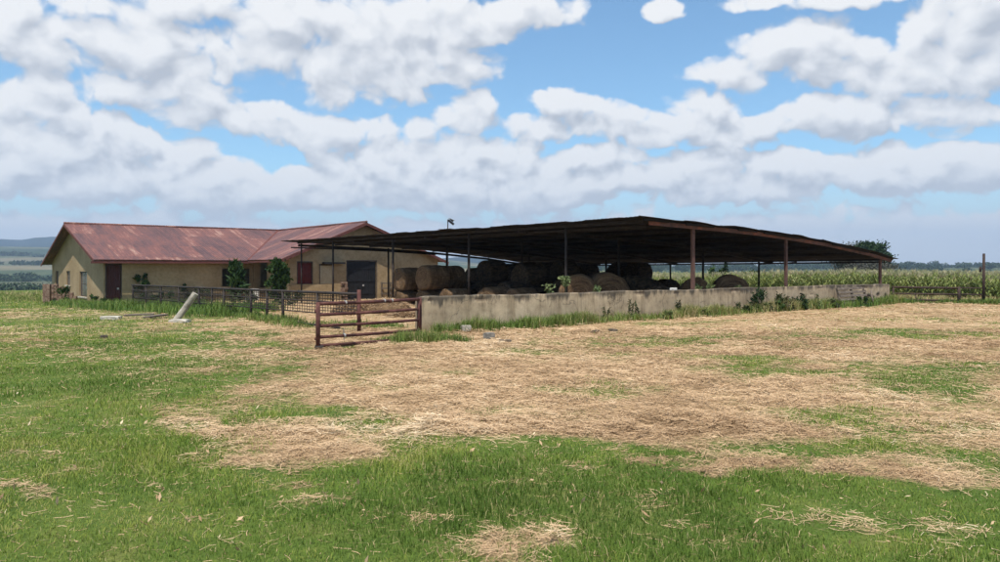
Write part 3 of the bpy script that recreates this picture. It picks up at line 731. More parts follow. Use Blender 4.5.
# --- rear rows in the dark along the low side
k = 0
for yy in np.arange(11.0, 25.0, 1.38):
    k += 1
    bale(15.9 + random.uniform(-.15, .15), yy, 0, R(90) , 'round hay bale in the ground row deep in the dark shed along its low side', 'bottom row of bales deep in the shed', .98)
    if k in (2, 3, 5, 6, 8, 9, 10):
        bale(15.8, yy + .62, H * .86, R(90), 'round hay bale in the top row deep in the dark shed along its low side', 'top row of bales deep in the shed', 1.0)
for yy in np.arange(9.5, 20.0, 1.45):
    bale(9.4, yy, 0, R(90), 'round hay bale in the middle row deep in the dark shed', 'middle row of bales deep in the shed', 1.0)
    if 12 < yy < 19: bale(9.5, yy + .5, H * .86, R(90), 'round hay bale on top of the middle row in the dark shed', 'upper middle row of bales deep in the shed', 1.0)
for px in (545, 572, 606, 636):
    bale(5.6, bpx(px, 5.6), 0, R(90), 'dark hay bale in the row behind the mid wall', 'row of bales behind the mid wall', 1.0, 4)

for x_, px_, z_, lb_ in ((4.6, 472, 0, 'bale in the ground tier filling the gap between the left stack and the slumped bales'), (6.2, 476, 0, 'shaded bale set back behind the slumped bales'), (6.3, 478, H * .62, 'shaded upper bale set back between the left stack and the second tier'), (3.2, 512, 0, 'shaded bale behind the low bale left of the mid post'), (4.4, 528, H * .7, 'upper bale in shade left of the mid post'), (4.4, 528, 0, 'lower bale in shade left of the mid post')):
    bale(x_, bpx(px_, x_), z_, R(90), lb_, GB, 1.0)
# collapsed bale and loose hay by the gate opening
def heap(name, px, Y, rx, ry, h, label, catg, seed):
    n = 46; V = []; 
    for j in range(14):
        t = j / 13.
        for i in range(n):
            a = 2 * math.pi * i / n; q = math.sqrt(1 - t * t * .98)
            w = 1 + .22 * (float(fbm(math.cos(a) * 1.6 + seed, math.sin(a) * 1.6 + t * 2, 3, seed)) - .5) * 2
            V.append((rx * q * w * math.cos(a), ry * q * w * math.sin(a), h * t * (1 + .15 * (float(fbm(math.cos(a) * 2 * q + 5, math.sin(a) * 2 * q + seed, 2, seed)) - .5))))
    mb = MB(); mb.v = V
    for j in range(13):
        for i in range(n): mb.f.append((j * n + i, j * n + (i + 1) % n, (j + 1) * n + (i + 1) % n, (j + 1) * n + i))
    mb.f.append(tuple(13 * n + i for i in range(n)))
    x = X_at(px, Y); o = mb.build(name, M['hay'], None, True, (x, Y, G(x, Y) - .05)); tag(o, label, catg)
    m_ = 1500; aa = rng.random(m_) * 2 * np.pi; qq = rng.random(m_) ** .5 * 1.15
    zz_ = h * np.sqrt(np.clip(1 - qq ** 2, 0, 1)) + rng.random(m_) * .04
    Vs, Ts, ts = strands(np.stack([rx * qq * np.cos(aa), ry * qq * np.sin(aa), zz_], 1), .12 + .2 * rng.random(m_), .014 + 0 * qq, np.clip(.45 + .25 * rng.normal(size=m_), 0, 1), tilt=.5)
    s = np_mesh('loose_stalks', Vs, Ts, 4, M['straw'], ts, parent=o); s['kind'] = 'stuff'
    return o
heap('hay_heap', 384, 30.0, 1.25, .8, .62, 'collapsed round bale lying as a brown heap behind the open gate', 'hay heap', 3)
heap('hay_heap', 352, 30.5, .85, .6, .42, 'small pale pile of loose hay left of the collapsed bale', 'hay heap', 6)
heap('hay_heap', 410, 27.5, 1.0, .6, .26, 'low spread of straw in the gateway beside the wall end', 'hay heap', 8)

# ================================================================== BARN
BS = 1.25
BF = np.array([-25.25, 47.5]); bth = R(40); BU = np.array([math.cos(bth), math.sin(bth)]); BV = np.array([-math.sin(bth), math.cos(bth)])
BZ = -.5
barn = empty('barn', (BF[0], BF[1], BZ), bth); tag(barn, 'long cream plastered barn with red iron roof and a cross wing', 'barn')
def bz(z): return z - BZ    # world height to barn height
EZ = bz(2.50); RZ = bz(5.02)  # eaves and ridge above the barn floor (world: eave 2.4, ridge 5)
MW = 17.9; MLn = 22.1; CX0, CX1, CXR, CY = 10.0, 22.1, 15.5, -5.5
WT = .23
# door / window openings measured along each wall (metres), z above floor
def wall_panel(mb, p0, p1, h, openings, inward, t=WT, top=None):
    """vertical wall from p0 to p1 (2D, barn coordinates), real thickness, cut by openings (s0,s1,z0,z1)"""
    p0 = Vector((p0[0], p0[1], 0)); p1 = Vector((p1[0], p1[1], 0)); d = p1 - p0; ln = d.length; d.normalize(); n = Vector(inward + (0,))
    S = sorted({0, ln} | {o[0] for o in openings} | {o[1] for o in openings}); Zs = sorted({-.4, h} | {o[2] for o in openings} | {o[3] for o in openings})
    def P(s, z, k): return p0 + d * s + n * (t * k) + Vector((0, 0, z))
    def hole(s, z): return any(o[0] < s < o[1] and o[2] < z < o[3] for o in openings)
    for a, b_ in zip(S[:-1], S[1:]):
        for c_, e in zip(Zs[:-1], Zs[1:]):
            if hole((a + b_) / 2, (c_ + e) / 2): continue
            mb.add([P(a, c_, 0), P(b_, c_, 0), P(b_, e, 0), P(a, e, 0)], [(0, 1, 2, 3)]); mb.add([P(a, c_, 1), P(b_, c_, 1), P(b_, e, 1), P(a, e, 1)], [(3, 2, 1, 0)])
    for (a, b_, c_, e) in openings:
        for q in ((P(a, c_, 0), P(a, e, 0), P(a, e, 1), P(a, c_, 1)), (P(b_, c_, 0), P(b_, c_, 1), P(b_, e, 1), P(b_, e, 0)), (P(a, e, 0), P(b_, e, 0), P(b_, e, 1), P(a, e, 1)), (P(a, c_, 0), P(a, c_, 1), P(b_, c_, 1), P(b_, c_, 0))):
            mb.add(q, [(0, 1, 2, 3)])
    if top:   # gable polygon above
        s_, z_ = top
        f = [P(0, h, 0), P(ln, h, 0), P(s_, z_, 0)]; bk = [P(0, h, 1), P(ln, h, 1), P(s_, z_, 1)]
        mb.add(f, [(0, 1, 2)]); mb.add(bk, [(2, 1, 0)])
# helpers turning photo columns into distances along a wall of the barn
def along(px, ox, oy, d):
    o_ = BF + BU * ox + BV * oy; dd = BU * d[0] + BV * d[1]; r = (px - 500) / F
    return float((r * o_[1] - o_[0]) / (dd[0] - r * dd[1]))
def zat(py, ox, oy):
    o_ = BF + BU * ox + BV * oy; return bz(EYE - (py - HZ) / F * o_[1])
wd = MB()
# gable wall facing left (x = 0), from y = 0 back to y = MW
gw = []
for px0, px1, py0, py1 in ((79.5, 87, 271.5, 297), (66.3, 70, 271, 285), (55.5, 58.5, 271, 287)):
    s0 = along(px1, 0, 0, (0, 1)); s1 = along(px0, 0, 0, (0, 1)); sm = (s0 + s1) / 2
    gw.append((s0, s1, max(zat(py1, 0, sm), .3), zat(py0, 0, sm)))
wall_panel(wd, (0, 0), (0, MW), EZ, gw, (1, 0), top=(MW / 2, RZ - .12))
# long front wall (y = 0) from x = 0 to CX0
d0, d1 = along(103.8, 0, 0, (1, 0)), along(121, 0, 0, (1, 0)); w0, w1 = along(222, 0, 0, (1, 0)), along(249.5, 0, 0, (1, 0))
w1 = min(w1, CX0 - .35); d0 = max(d0, .15)
fdoor = (d0, d1, 0.0, zat(264.5, d0, 0)); fwin = (w0, w1, 1.0, zat(268.5, 7.5, 0))
wall_panel(wd, (0.0, 0), (CX0, 0), EZ, [fdoor, fwin], (0, 1))
# left wall of the cross wing (x = CX0) from y = 0 to CY
o0, o1 = along(256.5, CX0, 0, (0, -1)), along(267, CX0, 0, (0, -1)); o0 = max(o0, .12)
sdoor = (o0, o1, .9, zat(261, CX0, -1)); wall_panel(wd, (CX0, 0), (CX0, CY), EZ, [sdoor], (1, 0))
# front gable of the cross wing (y = CY)
def cg(px): return along(px, CX0, CY, (1, 0))
redw = (cg(297.6), cg(312), zat(284, CX0 + 1, CY), zat(262.5, CX0 + 1, CY)); palew = (cg(320), cg(333.2), zat(284, CX0 + 2.5, CY), zat(265, CX0 + 2.5, CY)); blackd = (cg(347), cg(376.3), 0.0, zat(261.3, CX0 + 5, CY))
wall_panel(wd, (CX0, CY), (CX1, CY), EZ, [redw, palew, blackd], (0, 1), top=(CXR - CX0, RZ - .12))
wall_panel(wd, (CX1, CY), (CX1, MW), EZ, [], (-1, 0)); wall_panel(wd, (0, MW), (CX1, MW), EZ, [], (0, -1))
wd.build('wall', M['plaster'], barn)
# floor inside
# plinth band on the cross gable
mb = MB(); mb.box(CX0 - .02, CX0 + blackd[0] - .02, CY - .07, CY - .004, -.4, redw[2] - .03); mb.build('plinth', M['plaster'], barn)
# roof slopes: each its own sheet, local x along the ridge, local y down the slope
def slope(name, pts, thick=.04, lab=None):
    """pts: polygon (3D, barn coords), first edge along the ridge"""
    P_ = [Vector(p) for p in pts]; ex = (P_[1] - P_[0]).normalized(); nn = (P_[1] - P_[0]).cross(P_[2] - P_[0]).normalized()
    if nn.z < 0: nn = -nn
    ey = nn.cross(ex)
    if ey.z > 0: ey = -ey; 
    Rm = Matrix((ex, ey, ex.cross(ey))).transposed().to_4x4(); Mt = Matrix.Translation(P_[0]) @ Rm; inv = Mt.inverted()
    lp = [inv @ p for p in P_]; sgn = 1 if (Rm.to_3x3() @ Vector((0, 0, 1))).z > 0 else -1
    # subdivide into a fine sheet with a slight sag, clipped to the polygon through bmesh
    import bmesh
    bm = bmesh.new(); f = bm.faces.new([bm.verts.new((p.x, p.y, 0)) for p in lp]); 
    xs0 = min(p.x for p in lp); xs1 = max(p.x for p in lp); ys0 = min(p.y for p in lp); ys1 = max(p.y for p in lp)
    x = math.ceil(xs0 / .78) * .78
    while x < xs1:
        bmesh.ops.bisect_plane(bm, geom=bm.verts[:] + bm.edges[:] + bm.faces[:], plane_co=(x, 0, 0), plane_no=(1, 0, 0)); x += .78
    y = math.ceil(ys0 / 1.5) * 1.5
    while y < ys1:
        bmesh.ops.bisect_plane(bm, geom=bm.verts[:] + bm.edges[:] + bm.faces[:], plane_co=(0, y, 0), plane_no=(0, 1, 0)); y += 1.5
    rs = np.random.default_rng(len(pts) + int(abs(xs1 * 10)))
    for v_ in bm.verts: v_.co.z = sgn * (float(fbm(v_.co.x * .35, v_.co.y * .5, 2, 90)) - .5) * .07
    r_ = bmesh.ops.extrude_face_region(bm, geom=bm.faces[:]);
    for g_ in r_['geom']:
        if isinstance(g_, bmesh.types.BMVert): g_.co.z -= sgn * thick
    bmesh.ops.recalc_face_normals(bm, faces=bm.faces[:])
    me = bpy.data.meshes.new(name); bm.to_mesh(me); bm.free()
    o = link(name, me, M['roof'], barn); o.matrix_local = Mt
    if lab: o['label'] = lab
    return o
ov = .67
ks = (RZ - EZ + .0) / (MW / 2)                       # main slope
ze = RZ - ks * (MW / 2 + .55)
RY = MW / 2
kl = (RZ - bz(2.55)) / (CXR - CX0 + .35); zl = RZ - kl * (CXR - CX0 + .45)
xl = CXR - (RZ - ze) / kl if kl else CX0
x_val = CXR - (RZ - ze) / kl
gy = CY - .62
slope('roof_slope', [(-ov, RY, RZ), (CXR, RY, RZ), (x_val, -.55, ze), (-ov, -.55, ze)])
slope('roof_slope', [(CXR, RY, RZ), (CXR, gy, RZ + .02), (x_val, gy, ze + .02), (x_val, -.55, ze)])
zr = bz(2.27); slope('roof_slope', [(CXR, gy, RZ + .02), (CXR, RY, RZ), (CX1 + .55, RY, zr), (CX1 + .55, gy, zr)])
slope('roof_slope', [(CX1 + .5, RY, RZ), (-ov, RY, RZ), (-ov, MW + .7, ze - .25), (CX1 + .5, MW + .7, ze - .25)])
mb = MB(); mb.tube((-ov - .02, RY, RZ + .02), (CXR, RY, RZ + .02), .09, n=8); mb.tube((CXR, RY, RZ + .02), (CXR, gy - .02, RZ + .04), .09, n=8); mb.build('ridge_cap', M['roof'], barn, True)
mb = MB(); mb.beam((CXR, RY, RZ + .035), (x_val, -.55, ze + .035), .16, .02); mb.build('valley_flashing', M['fascia'], barn)
# barge boards and fascias
mb = MB()
mb.beam((-ov - .015, RY, RZ - .12), (-ov - .015, -.6, ze - .11), .03, .17); mb.beam((-ov - .015, RY, RZ - .12), (-ov - .015, MW + .72, ze - .36), .03, .17); mb.build('barge_board', M['fascia'], barn)
mb = MB()
mb.beam((CXR, gy - .015, RZ - .10), (x_val, gy - .015, ze - .10), .03, .17); mb.beam((CXR, gy - .018, RZ - .10), (CX1 + .55, gy - .018, zr - .11), .03, .17); mb.build('barge_board', M['fascia'], barn)
mb = MB(); mb.beam((-ov, -.50, ze - .12), (x_val, -.50, ze - .12), .03, .12); mb.build('fascia_board', M['fascia'], barn)
mb = MB(); mb.beam((x_val + .03, -.5, ze - .12), (x_val + .03, gy, ze - .10), .03, .12); mb.build('fascia_board', M['fascia'], barn)
# gutter below the long eave, running past the corner
mb = MB()
gz = zat(262.6, 4, -.6)
mb.beam((-.85, -.62, gz - .01), (x_val, -.62, gz + .02), .14, .12); mb.build('gutter', M['fascia'], barn)
for x in (0.3, 2.6, 5.0, 7.4, 9.4):
    mb = MB(); mb.beam((x, -.62, gz), (x, -.50, ze - .14), .03, .03); mb.build('gutter_bracket', M['pipe_dark'], barn)
# front door: two plank leaves
def plank_door(name, s0, s1, z0, z1, mat, org, dx, inset=.05, leaves_=1, ledge=True, handle=None):
    ox, oy = org; root = None
    ww = (s1 - s0); mb = MB(); npl = max(4, int(ww / .14))
    horiz = dx == (1, 0)
    def B(a, b_, c_, e, z_, z2):
        if horiz: mb_.box(ox + a, ox + b_, oy + c_, oy + e, z_, z2)
        else: mb_.box(ox + c_, ox + e, oy - b_, oy - a, z_, z2)
    mb_ = mb
    for k in range(npl):
        a = s0 + .02 + (ww - .04) * k / npl; b_ = s0 + .02 + (ww - .04) * (k + 1) / npl - .008
        B(a, b_, inset + .004 * (k % 2), inset + .035 + .004 * (k % 2), z0 + .02, z1 - .03)
    if ledge:
        for zq in (.18, .5, .82): B(s0 + .04, s1 - .04, inset - .022, inset - .001, z0 + (z1 - z0) * zq - .05, z0 + (z1 - z0) * zq + .05)
    o = mb.build(name, mat, barn)
    if handle:
        mb_ = MB(); B(s0 + ww * handle - .06, s0 + ww * handle + .06, inset - .06, inset - .024, z0 + (z1 - z0) * .36, z0 + (z1 - z0) * .36 + .12); mb_.build('handle', M['bracket'], o)
    mb_ = MB(); fr = .05
    B(s0 - fr, s0, -.02, inset + .06, z0, z1); B(s1, s1 + fr, -.02, inset + .06, z0, z1); B(s0 - fr, s1 + fr, -.024, inset + .06, z1, z1 + .07)
    mb_.build('frame', M['frame_dark'], o)
    return o
o = plank_door('door', fdoor[0], fdoor[1], fdoor[2], fdoor[3], M['door_red'], (0, 0), (1, 0), handle=.8); o['label'] = 'dark maroon plank door at the left corner'
o = plank_door('door', blackd[0], blackd[1], 0, blackd[3], M['door_black'], (CX0, CY), (1, 0), handle=.55); o['label'] = 'wide black double door under the cross gable'
o = plank_door('shutter', redw[0], redw[1], redw[2], redw[3], M['window_red'], (CX0, CY), (1, 0), ledge=False); o['label'] = 'closed dark red window shutter'
o = plank_door('shutter', palew[0], palew[1], palew[2], palew[3], M['board'], (CX0, CY), (1, 0), ledge=False); o['label'] = 'pale board closing the window right of the red one'
mb = MB(); mb.box(CX0 + palew[0] + .15, CX0 + palew[1] + .75, CY - .35, CY - .005, palew[3] + .09, palew[3] + .19); mb.build('awning', M['door_black'], barn)
# gable windows: frame, mullion, glass
for (s0, s1, z0, z1) in gw:
    mb = MB()
    mb.box(.09, .14, s0, s0 + .06, z0, z1); mb.box(.09, .14, s1 - .06, s1, z0, z1); mb.box(.089, .141, s0 + .06, s1 - .06, z0, z0 + .06); mb.box(.089, .141, s0 + .06, s1 - .06, z1 - .06, z1)
    mb.box(.10, .13, (s0 + s1) / 2 - .02, (s0 + s1) / 2 + .02, z0 + .06, z1 - .06); mb.box(.101, .129, s0 + .06, s1 - .06, (z0 + z1) / 2 - .02, (z0 + z1) / 2 + .02)
    o = mb.build('window', M['frame_dark'], barn)
    mb = MB(); mb.box(.112, .118, s0 + .05, s1 - .05, z0 + .05, z1 - .05); mb.build('pane', M['glass'], o)
    mb = MB(); mb.box(-.10, .06, s0 - .12, s1 + .12, z0 - .09, z0 - .004); mb.build('sill', M['concrete'], o)
# dark steel window behind the broad-leaved shrub
mb = MB(); s0, s1, z0, z1 = fwin
for k in range(5):
    x = s0 + (s1 - s0) * k / 4; mb.box(x - .02, x + .02, .08, .12, z0, z1)
mb.box(s0, s1, .085, .115, (z0 + z1) / 2 - .02, (z0 + z1) / 2 + .02); o = mb.build('window', M['pipe_dark'], barn)
mb = MB(); mb.box(s0 - .1, s1 + .1, -.08, .05, z0 - .08, z0 - .004); mb.build('sill', M['plaster_brown'], o)
# pale corner pillar between window and side opening
mb = MB(); mb.box(CX0 - .28, CX0 + .02, -.12, -.003, -.3, EZ - .1); mb.build('corner_pillar', M['plaster'], barn)

# ================================================================== THINGS ROUND THE BARN
def ground_obj(o, x, y, dz=0): o.location = (x, y, G(x, y) + dz); return o
def brick_pillar(px, Y, w, h, label, seed):
    mb = MB(); rs = random.Random(seed); z = -.1
    while z < h:
        for k in range(2):
            mb.box(-w / 2 + k * w / 2 + .004, k * w / 2 - .004, -w / 2 + rs.uniform(-.01, .01), w / 2 + rs.uniform(-.01, .01), z, z + .07)
        mb.box(-w / 2 + .012, w / 2 - .012, -w / 2 + .015, w / 2 - .015, z + .07, z + .082)
        z += .082
    x = X_at(px, Y); o = mb.build('brick_pillar', M['brick'], None, loc=(x, Y, G(x, Y)), rot=(0, 0, rs.uniform(.1, .6))); tag(o, label, 'pillar'); return o
brick_pillar(47, 50, .42, 1.15, 'short stub of old brick pillar left of the barn gable', 1)
# ruined low brick wall behind the pillar
mb = MB(); rs = random.Random(5)
for k in range(7):
    hh = (1.15, 1.12, 1.0, .95, .9, .55, .35)[k]; z = -.2
    while z < hh:
        mb.box(k * .24 + rs.uniform(0, .03), k * .24 + .225, rs.uniform(-.02, .02), .22, z, z + .075); z += .082
x = X_at(50, 50.6); o = mb.build('broken_brick_wall', M['brick'], None, loc=(x, 50.6, G(x, 50.6)), rot=(0, 0, R(8))); tag(o, 'crumbling low brick wall between the pillar stub and the gable', 'wall')

def rock(name, mat, x, y, sx, sy, sz, rz, label, catg, seed, dz=0, tilt=0):
    import bmesh
    bm = bmesh.new(); bmesh.ops.create_cube(bm, size=1.0); bmesh.ops.subdivide_edges(bm, edges=bm.edges[:], cuts=5, use_grid_fill=True)
    for v_ in bm.verts:
        n_ = float(fbm(v_.co.x * 3 + seed, v_.co.y * 3 + v_.co.z * 2.3, 3, seed)) - .5
        v_.co *= 1 + .16 * n_; c_ = v_.co.length
        if c_ > .68: v_.co *= 1 - (c_ - .68) * .45
        v_.co = Vector((v_.co.x * sx, v_.co.y * sy, v_.co.z * sz))
    me = bpy.data.meshes.new(name); bm.to_mesh(me); bm.free()
    o = link(name, me, mat, None, False, (x, y, G(x, y) + sz * .35 + dz), (tilt, 0, rz)); tag(o, label, catg); return o
# leaning concrete post with a chamfered round section
b0 = gp(175.5, 319.5); Yb = b0[1]; xt = X_at(194, Yb); ztp = Z_at(293.5, Yb)
mb = MB(); a = Vector((b0[0], Yb, G(*b0) - .05)); e = Vector((xt, Yb + .15, ztp)); mid = a.lerp(e, .5)
mb.tube(a, mid, .115, .112, 14, True); mb.v = mb.v; mb.tube(mid, e, .112, .105, 14, True)
for k in range(len(mb.v)):
    p = Vector(mb.v[k]); mb.v[k] = tuple(p + Vector((.012 * math.sin(k * 7.1), .012 * math.cos(k * 5.3), 0)))
o = mb.build('concrete_post', M['concrete_old'], None, False, bevel=.015); tag(o, 'pale round concrete post leaning over in front of the pipe fence', 'post')
x, y = gp(111, 319.5); rock('concrete_slab', M['concrete'], x, y, .62, .45, .14, .2, 'small white concrete slab lying left of the flat grey planks', 'slab', 2)
x, y = gp(180, 322.5); rock('concrete_slab', M['concrete'], x, y, .62, .36, .12, -.15, 'broken concrete slab at the foot of the leaning post', 'slab', 4)
for (pa, pb, lab) in (((124, 318), (154, 317.2), 'long grey plank lying flat in the grass left of the leaning post'), ((146, 320), (165, 318), 'shorter grey plank lying beside the long plank')):
    (xa, ya), (xb, yb) = gp(*pa), gp(*pb); mb = MB(); mb.beam((xa, ya, G(xa, ya) + .10), (xb, yb, G(xb, yb) + .12), .24, .06); o = mb.build('plank', M['wood'], None, bevel=.01); tag(o, lab, 'plank')
x, y = gp(466, 333); rock('concrete_block', M['concrete_old'], x, y, .26, .2, .16, .3, 'pale concrete block in the grass at the foot of the wall', 'block', 7, .08)
x, y = gp(489, 340); rock('stone', M['stone'], x, y, .24, .18, .16, .7, 'dark grey stone in the grass right of the pale block', 'stone', 9, .05)
x, y = gp(104, 338); rock('dung_clod', M['bark'], x, y, .16, .12, .09, .7, 'small dark clod alone on the green field at left', 'clod', 10)
p = wp(spx(676), -.12, 1.0); o = rock('stone', M['white'], p[0], p[1], .26, .14, .09, ang, 'small white stone lying on top of the wall', 'stone', 12); o.location.z = 1.03
for k, (px, py, lb) in enumerate(((505, 343, 'leftmost of the three brown clods along the edge of the hay'), (596, 333, 'middle one of the three brown clods along the edge of the hay'), (613, 332, 'right one of the three brown clods along the edge of the hay'))):
    x, y = gp(px, py); rock('earth_clod', M['bark'], x, y, .3, .15, .1, k, lb, 'clod', 20 + k)

# white trough by the side opening
def bxy(x, y): p = BF + BU * x + BV * y; return float(p[0]), float(p[1])
tr = MB(); x, y = bxy(CX0 - 1.0, -1.6)
tr.box(-.55, .55, -.3, .3, 0, .08)
for a in (-.55, .47): tr.box(a, a + .08, -.3, .3, .08, .85)
for a in (-.3, .22): tr.box(-.47, .47, a, a + .08, .08, .85)
o = tr.build('water_trough', M['white'], None, loc=(x, y, G(x, y)), rot=(0, 0, bth + R(90)), bevel=.01); tag(o, 'whitewashed concrete trough below the dark side opening of the barn', 'trough')

# timber feed rack beside the black door and rough block stack on its other side
x, y = bxy(CX0 + cg(385), CY - .5)
mb = MB()
for a in (0, .7, 1.5): mb.box(a, a + .08, 0, .08, 0, 1.25)
for z in (.35, .75, 1.12): mb.box(-.1, 1.7, -.045, -.002, z, z + .09)
o = mb.build('timber_rack', M['wood'], None, loc=(x - .5, y, G(x, y)), rot=(0, 0, bth)); tag(o, 'weathered timber rack against the barn wall right of the black door', 'rack')
x, y = bxy(CX0 + cg(342), CY - .35); mb = MB(); rs = random.Random(8)
for k in range(10):
    for q in range(2):
        if rs.random() < .85: mb.box(q * .26 + rs.uniform(-.03, .03), q * .26 + .22, rs.uniform(-.05, .02), .22, k * .13, k * .13 + .11)
o = mb.build('block_stack', M['brick'], None, loc=(x - .2, y, G(x, y)), rot=(0, 0, bth)); tag(o, 'untidy stack of old bricks left of the black barn door', 'brick stack')

# ================================================================== PIPE FENCE OF THE YARD
FA = np.array([-3.9, 20.7]); FB = np.array([X_at(132, 38.0), 38.0])
fence = empty('pipe_fence', (FA[0], FA[1], G(*FA))); tag(fence, 'dark pipe fence with mesh panels along the yard in front of the barn', 'fence')
def frel(o): o.matrix_parent_inverse = Matrix.Translation(Vector(fence.location)).inverted(); return o
def fpt(px):
    r = (px - 500) / F; d = FB - FA; s = float((r * FA[1] - FA[0]) / (d[0] - r * d[1])); return s
def ftop(s): return 1.075 + (.93 - 1.075) * s
fpx = [359, 317.5, 283, 267, 251, 224, 212, 199, 179, 161, 146, 133]
for px in fpx:
    s = fpt(px); p = FA + (FB - FA) * s; g0 = G(*p); mb = MB(); r = .055 if px > 340 else .045
    mb.tube((p[0], p[1], g0 - .1), (p[0], p[1], ftop(s) + (.12 if px > 340 else 0)), r, r, 8); frel(mb.build('post', M['pipe_dark'] if px < 340 else M['gate'], fence, True))
def fl(s, z): p = FA + (FB - FA) * s; return (p[0], p[1], z)
mb = MB()
for a in np.linspace(0, 1, 13)[:-1]: mb.tube(fl(a, ftop(a)), fl(a + 1 / 12 + .001, ftop(a + 1 / 12)), .042, n=8)
frel(mb.build('top_rail', M['pipe_dark'], fence, True))
for dz, r in ((.26, .024), (.62, .020), (1.0, .034)):
    mb = MB(); 
    for a in np.linspace(.05, 1, 12)[:-1]:
        b_ = a + .95 / 11; ga = lambda s: max(G(*(FA + (FB - FA) * s)) + .08, ftop(s) - dz)
        mb.tube(fl(a, ga(a)), fl(b_, ga(b_)), r, n=6)
    frel(mb.build('lower_rail', M['pipe_dark'], fence, True))
# welded mesh in the panels: real wires
mb = MB(); ln = float(np.linalg.norm(FB - FA))
for s in np.arange(fpt(232), 1, .17 / ln):
    p = FA + (FB - FA) * s; mb.tube((p[0], p[1], ftop(s) - 1.0), (p[0], p[1], ftop(s) - .02), .009, n=4, cap=False)
for dz in np.arange(.1, 1.0, .11):
    a = fpt(232); mb.tube(fl(a, ftop(a) - dz), fl(1, ftop(1) - dz), .010, n=4, cap=False)
frel(mb.build('mesh_panel', M['pipe_dark'], fence))

mb = MB()
for s in np.arange(fpt(357), fpt(232), .17 / ln):
    p = FA + (FB - FA) * s; mb.tube((p[0], p[1], ftop(s) - .62), (p[0], p[1], ftop(s) - .02), .009, n=4, cap=False)
for dz in np.arange(.08, .60, .09):
    a = fpt(357); b_ = fpt(232); mb.tube(fl(a, ftop(a) - dz), fl(b_, ftop(b_) - dz), .011, n=4, cap=False)
frel(mb.build('mesh_panel', M['pipe_dark'], fence))
# ================================================================== FARM GATE (swung open towards the camera)
g0 = np.array([X_at(318, 16.35), 16.35]); g1 = np.array([X_at(418.5, 19.2), 19.2])
gate = empty('farm_gate', (g1[0], g1[1], G(*g1))); tag(gate, 'open rusty red tubular farm gate with five rails at the wall end', 'gate')
def grel(o): o.matrix_parent_inverse = Matrix.Translation(Vector(gate.location)).inverted(); return o
zl = (1.015, .775, .53, .285, .095); zr_ = (.997, .74, .464, .204, .01)
for k in range(5):
    mb = MB(); q = [0, .33, .66, 1]
    pts = [Vector((*(g0 + (g1 - g0) * t), zl[k] + (zr_[k] - zl[k]) * t - .012 * math.sin(math.pi * t))) for t in q]
    for a, b_ in zip(pts[:-1], pts[1:]): mb.tube(a, b_ + (b_ - a) * .01, .036 if k else .042, n=10)
    grel(mb.build('rail', M['gate'], gate, True))
mb = MB(); mb.tube((g0[0], g0[1], .06), (g0[0], g0[1], 1.05), .048, n=10); grel(mb.build('end_upright', M['gate'], gate, True))
mb = MB(); mb.tube((g1[0], g1[1], -.05), (g1[0], g1[1], 1.03), .038, n=10); grel(mb.build('hinge_upright', M['gate'], gate, True))
mb = MB(); mb.tube((g0[0] - .03, g0[1], .05), (g0[0] + .05, g0[1] + .1, .05), .075, n=14); mb.box(g0[0] - .05, g0[0] + .12, g0[1] - .05, g0[1] + .03, .0, .1); grel(mb.build('foot_wheel', M['pipe_dark'], gate, True))
for t, k in ((.24, 0), (.62, 0), (.70, 0), (.23, 3)):
    mb = MB(); p = g0 + (g1 - g0) * t; z = zl[k] + (zr_[k] - zl[k]) * t; dd = (g1 - g0) / np.linalg.norm(g1 - g0) * .02
    mb.tube((p[0] - dd[0], p[1] - dd[1], z), (p[0] + dd[0], p[1] + dd[1], z), .047, n=10); 
    if k == 3: mb.tube((p[0], p[1], z - .1), (p[0] - .01, p[1], z + .14), .009, n=6)
    grel(mb.build('wire_tie', M['bracket'], gate))
for z in (.85, .25):
    mb = MB(); mb.tube((g0[0] - .07, g0[1], z), (g0[0] + .03, g0[1], z), .03, n=8); grel(mb.build('latch_pin', M['gate'], gate))
# short hinge post fixed to the wall end
mb = MB(); mb.tube((g1[0] + .02, g1[1] + .14, -.1), (g1[0] + .02, g1[1] + .14, 1.04), .05, n=10)
o = mb.build('gate_post', M['gate'], None, True); tag(o, 'rusty hinge post of the open gate standing at the end of the wall', 'post')

# ================================================================== FENCE ON THE RIGHT
BE = A2 + UW * WL
fr = empty('rail_fence', (BE[0], BE[1], 0)); tag(fr, 'low rusty three-rail fence running right from the far end of the wall', 'fence')
def rrel(o): o.matrix_parent_inverse = Matrix.Translation(Vector(fr.location)).inverted(); return o
f0 = np.array([BE[0] + .05, BE[1] - .1]); f1 = np.array([X_at(959, 37.4), 37.4]); f2 = np.array([X_at(983.5, 37.2), 37.2])
for za, zb in ((.83, .79), (.50, .48), (.20, .17)):
    mb = MB(); mb.tube((*f0, za), (*f1, zb), .052 if za > .7 else .042, n=8); rrel(mb.build('rail', M['pipe_brown'], fr, True))
for za, zb in ((.80, .80), (.50, .46), (.18, .2)):
    mb = MB(); mb.tube((*f1, za), (*f2, zb), .032, n=8); rrel(mb.build('rail', M['pipe_brown'], fr, True))
for p, h, r in ((f1, .86, .075), (f0 + (f1 - f0) * .02, .85, .05), (f0 + (f1 - f0) * .36, .5, .03)):
    mb = MB(); mb.tube((p[0], p[1], -.1), (p[0], p[1], h), r, n=8); rrel(mb.build('post', M['pipe_brown'], fr, True))
mb = MB(); mb.tube((f2[0], f2[1], -.1), (f2[0] + .02, f2[1], 2.52), .075, .06, n=10); mb.tube((f2[0] - .16, f2[1], 1.78), (f2[0] - .02, f2[1], 1.80), .02, n=6)
mb.tube((f2[0] - .17, f2[1], 1.60), (f2[0] - .15, f2[1], 1.86), .05, n=8)
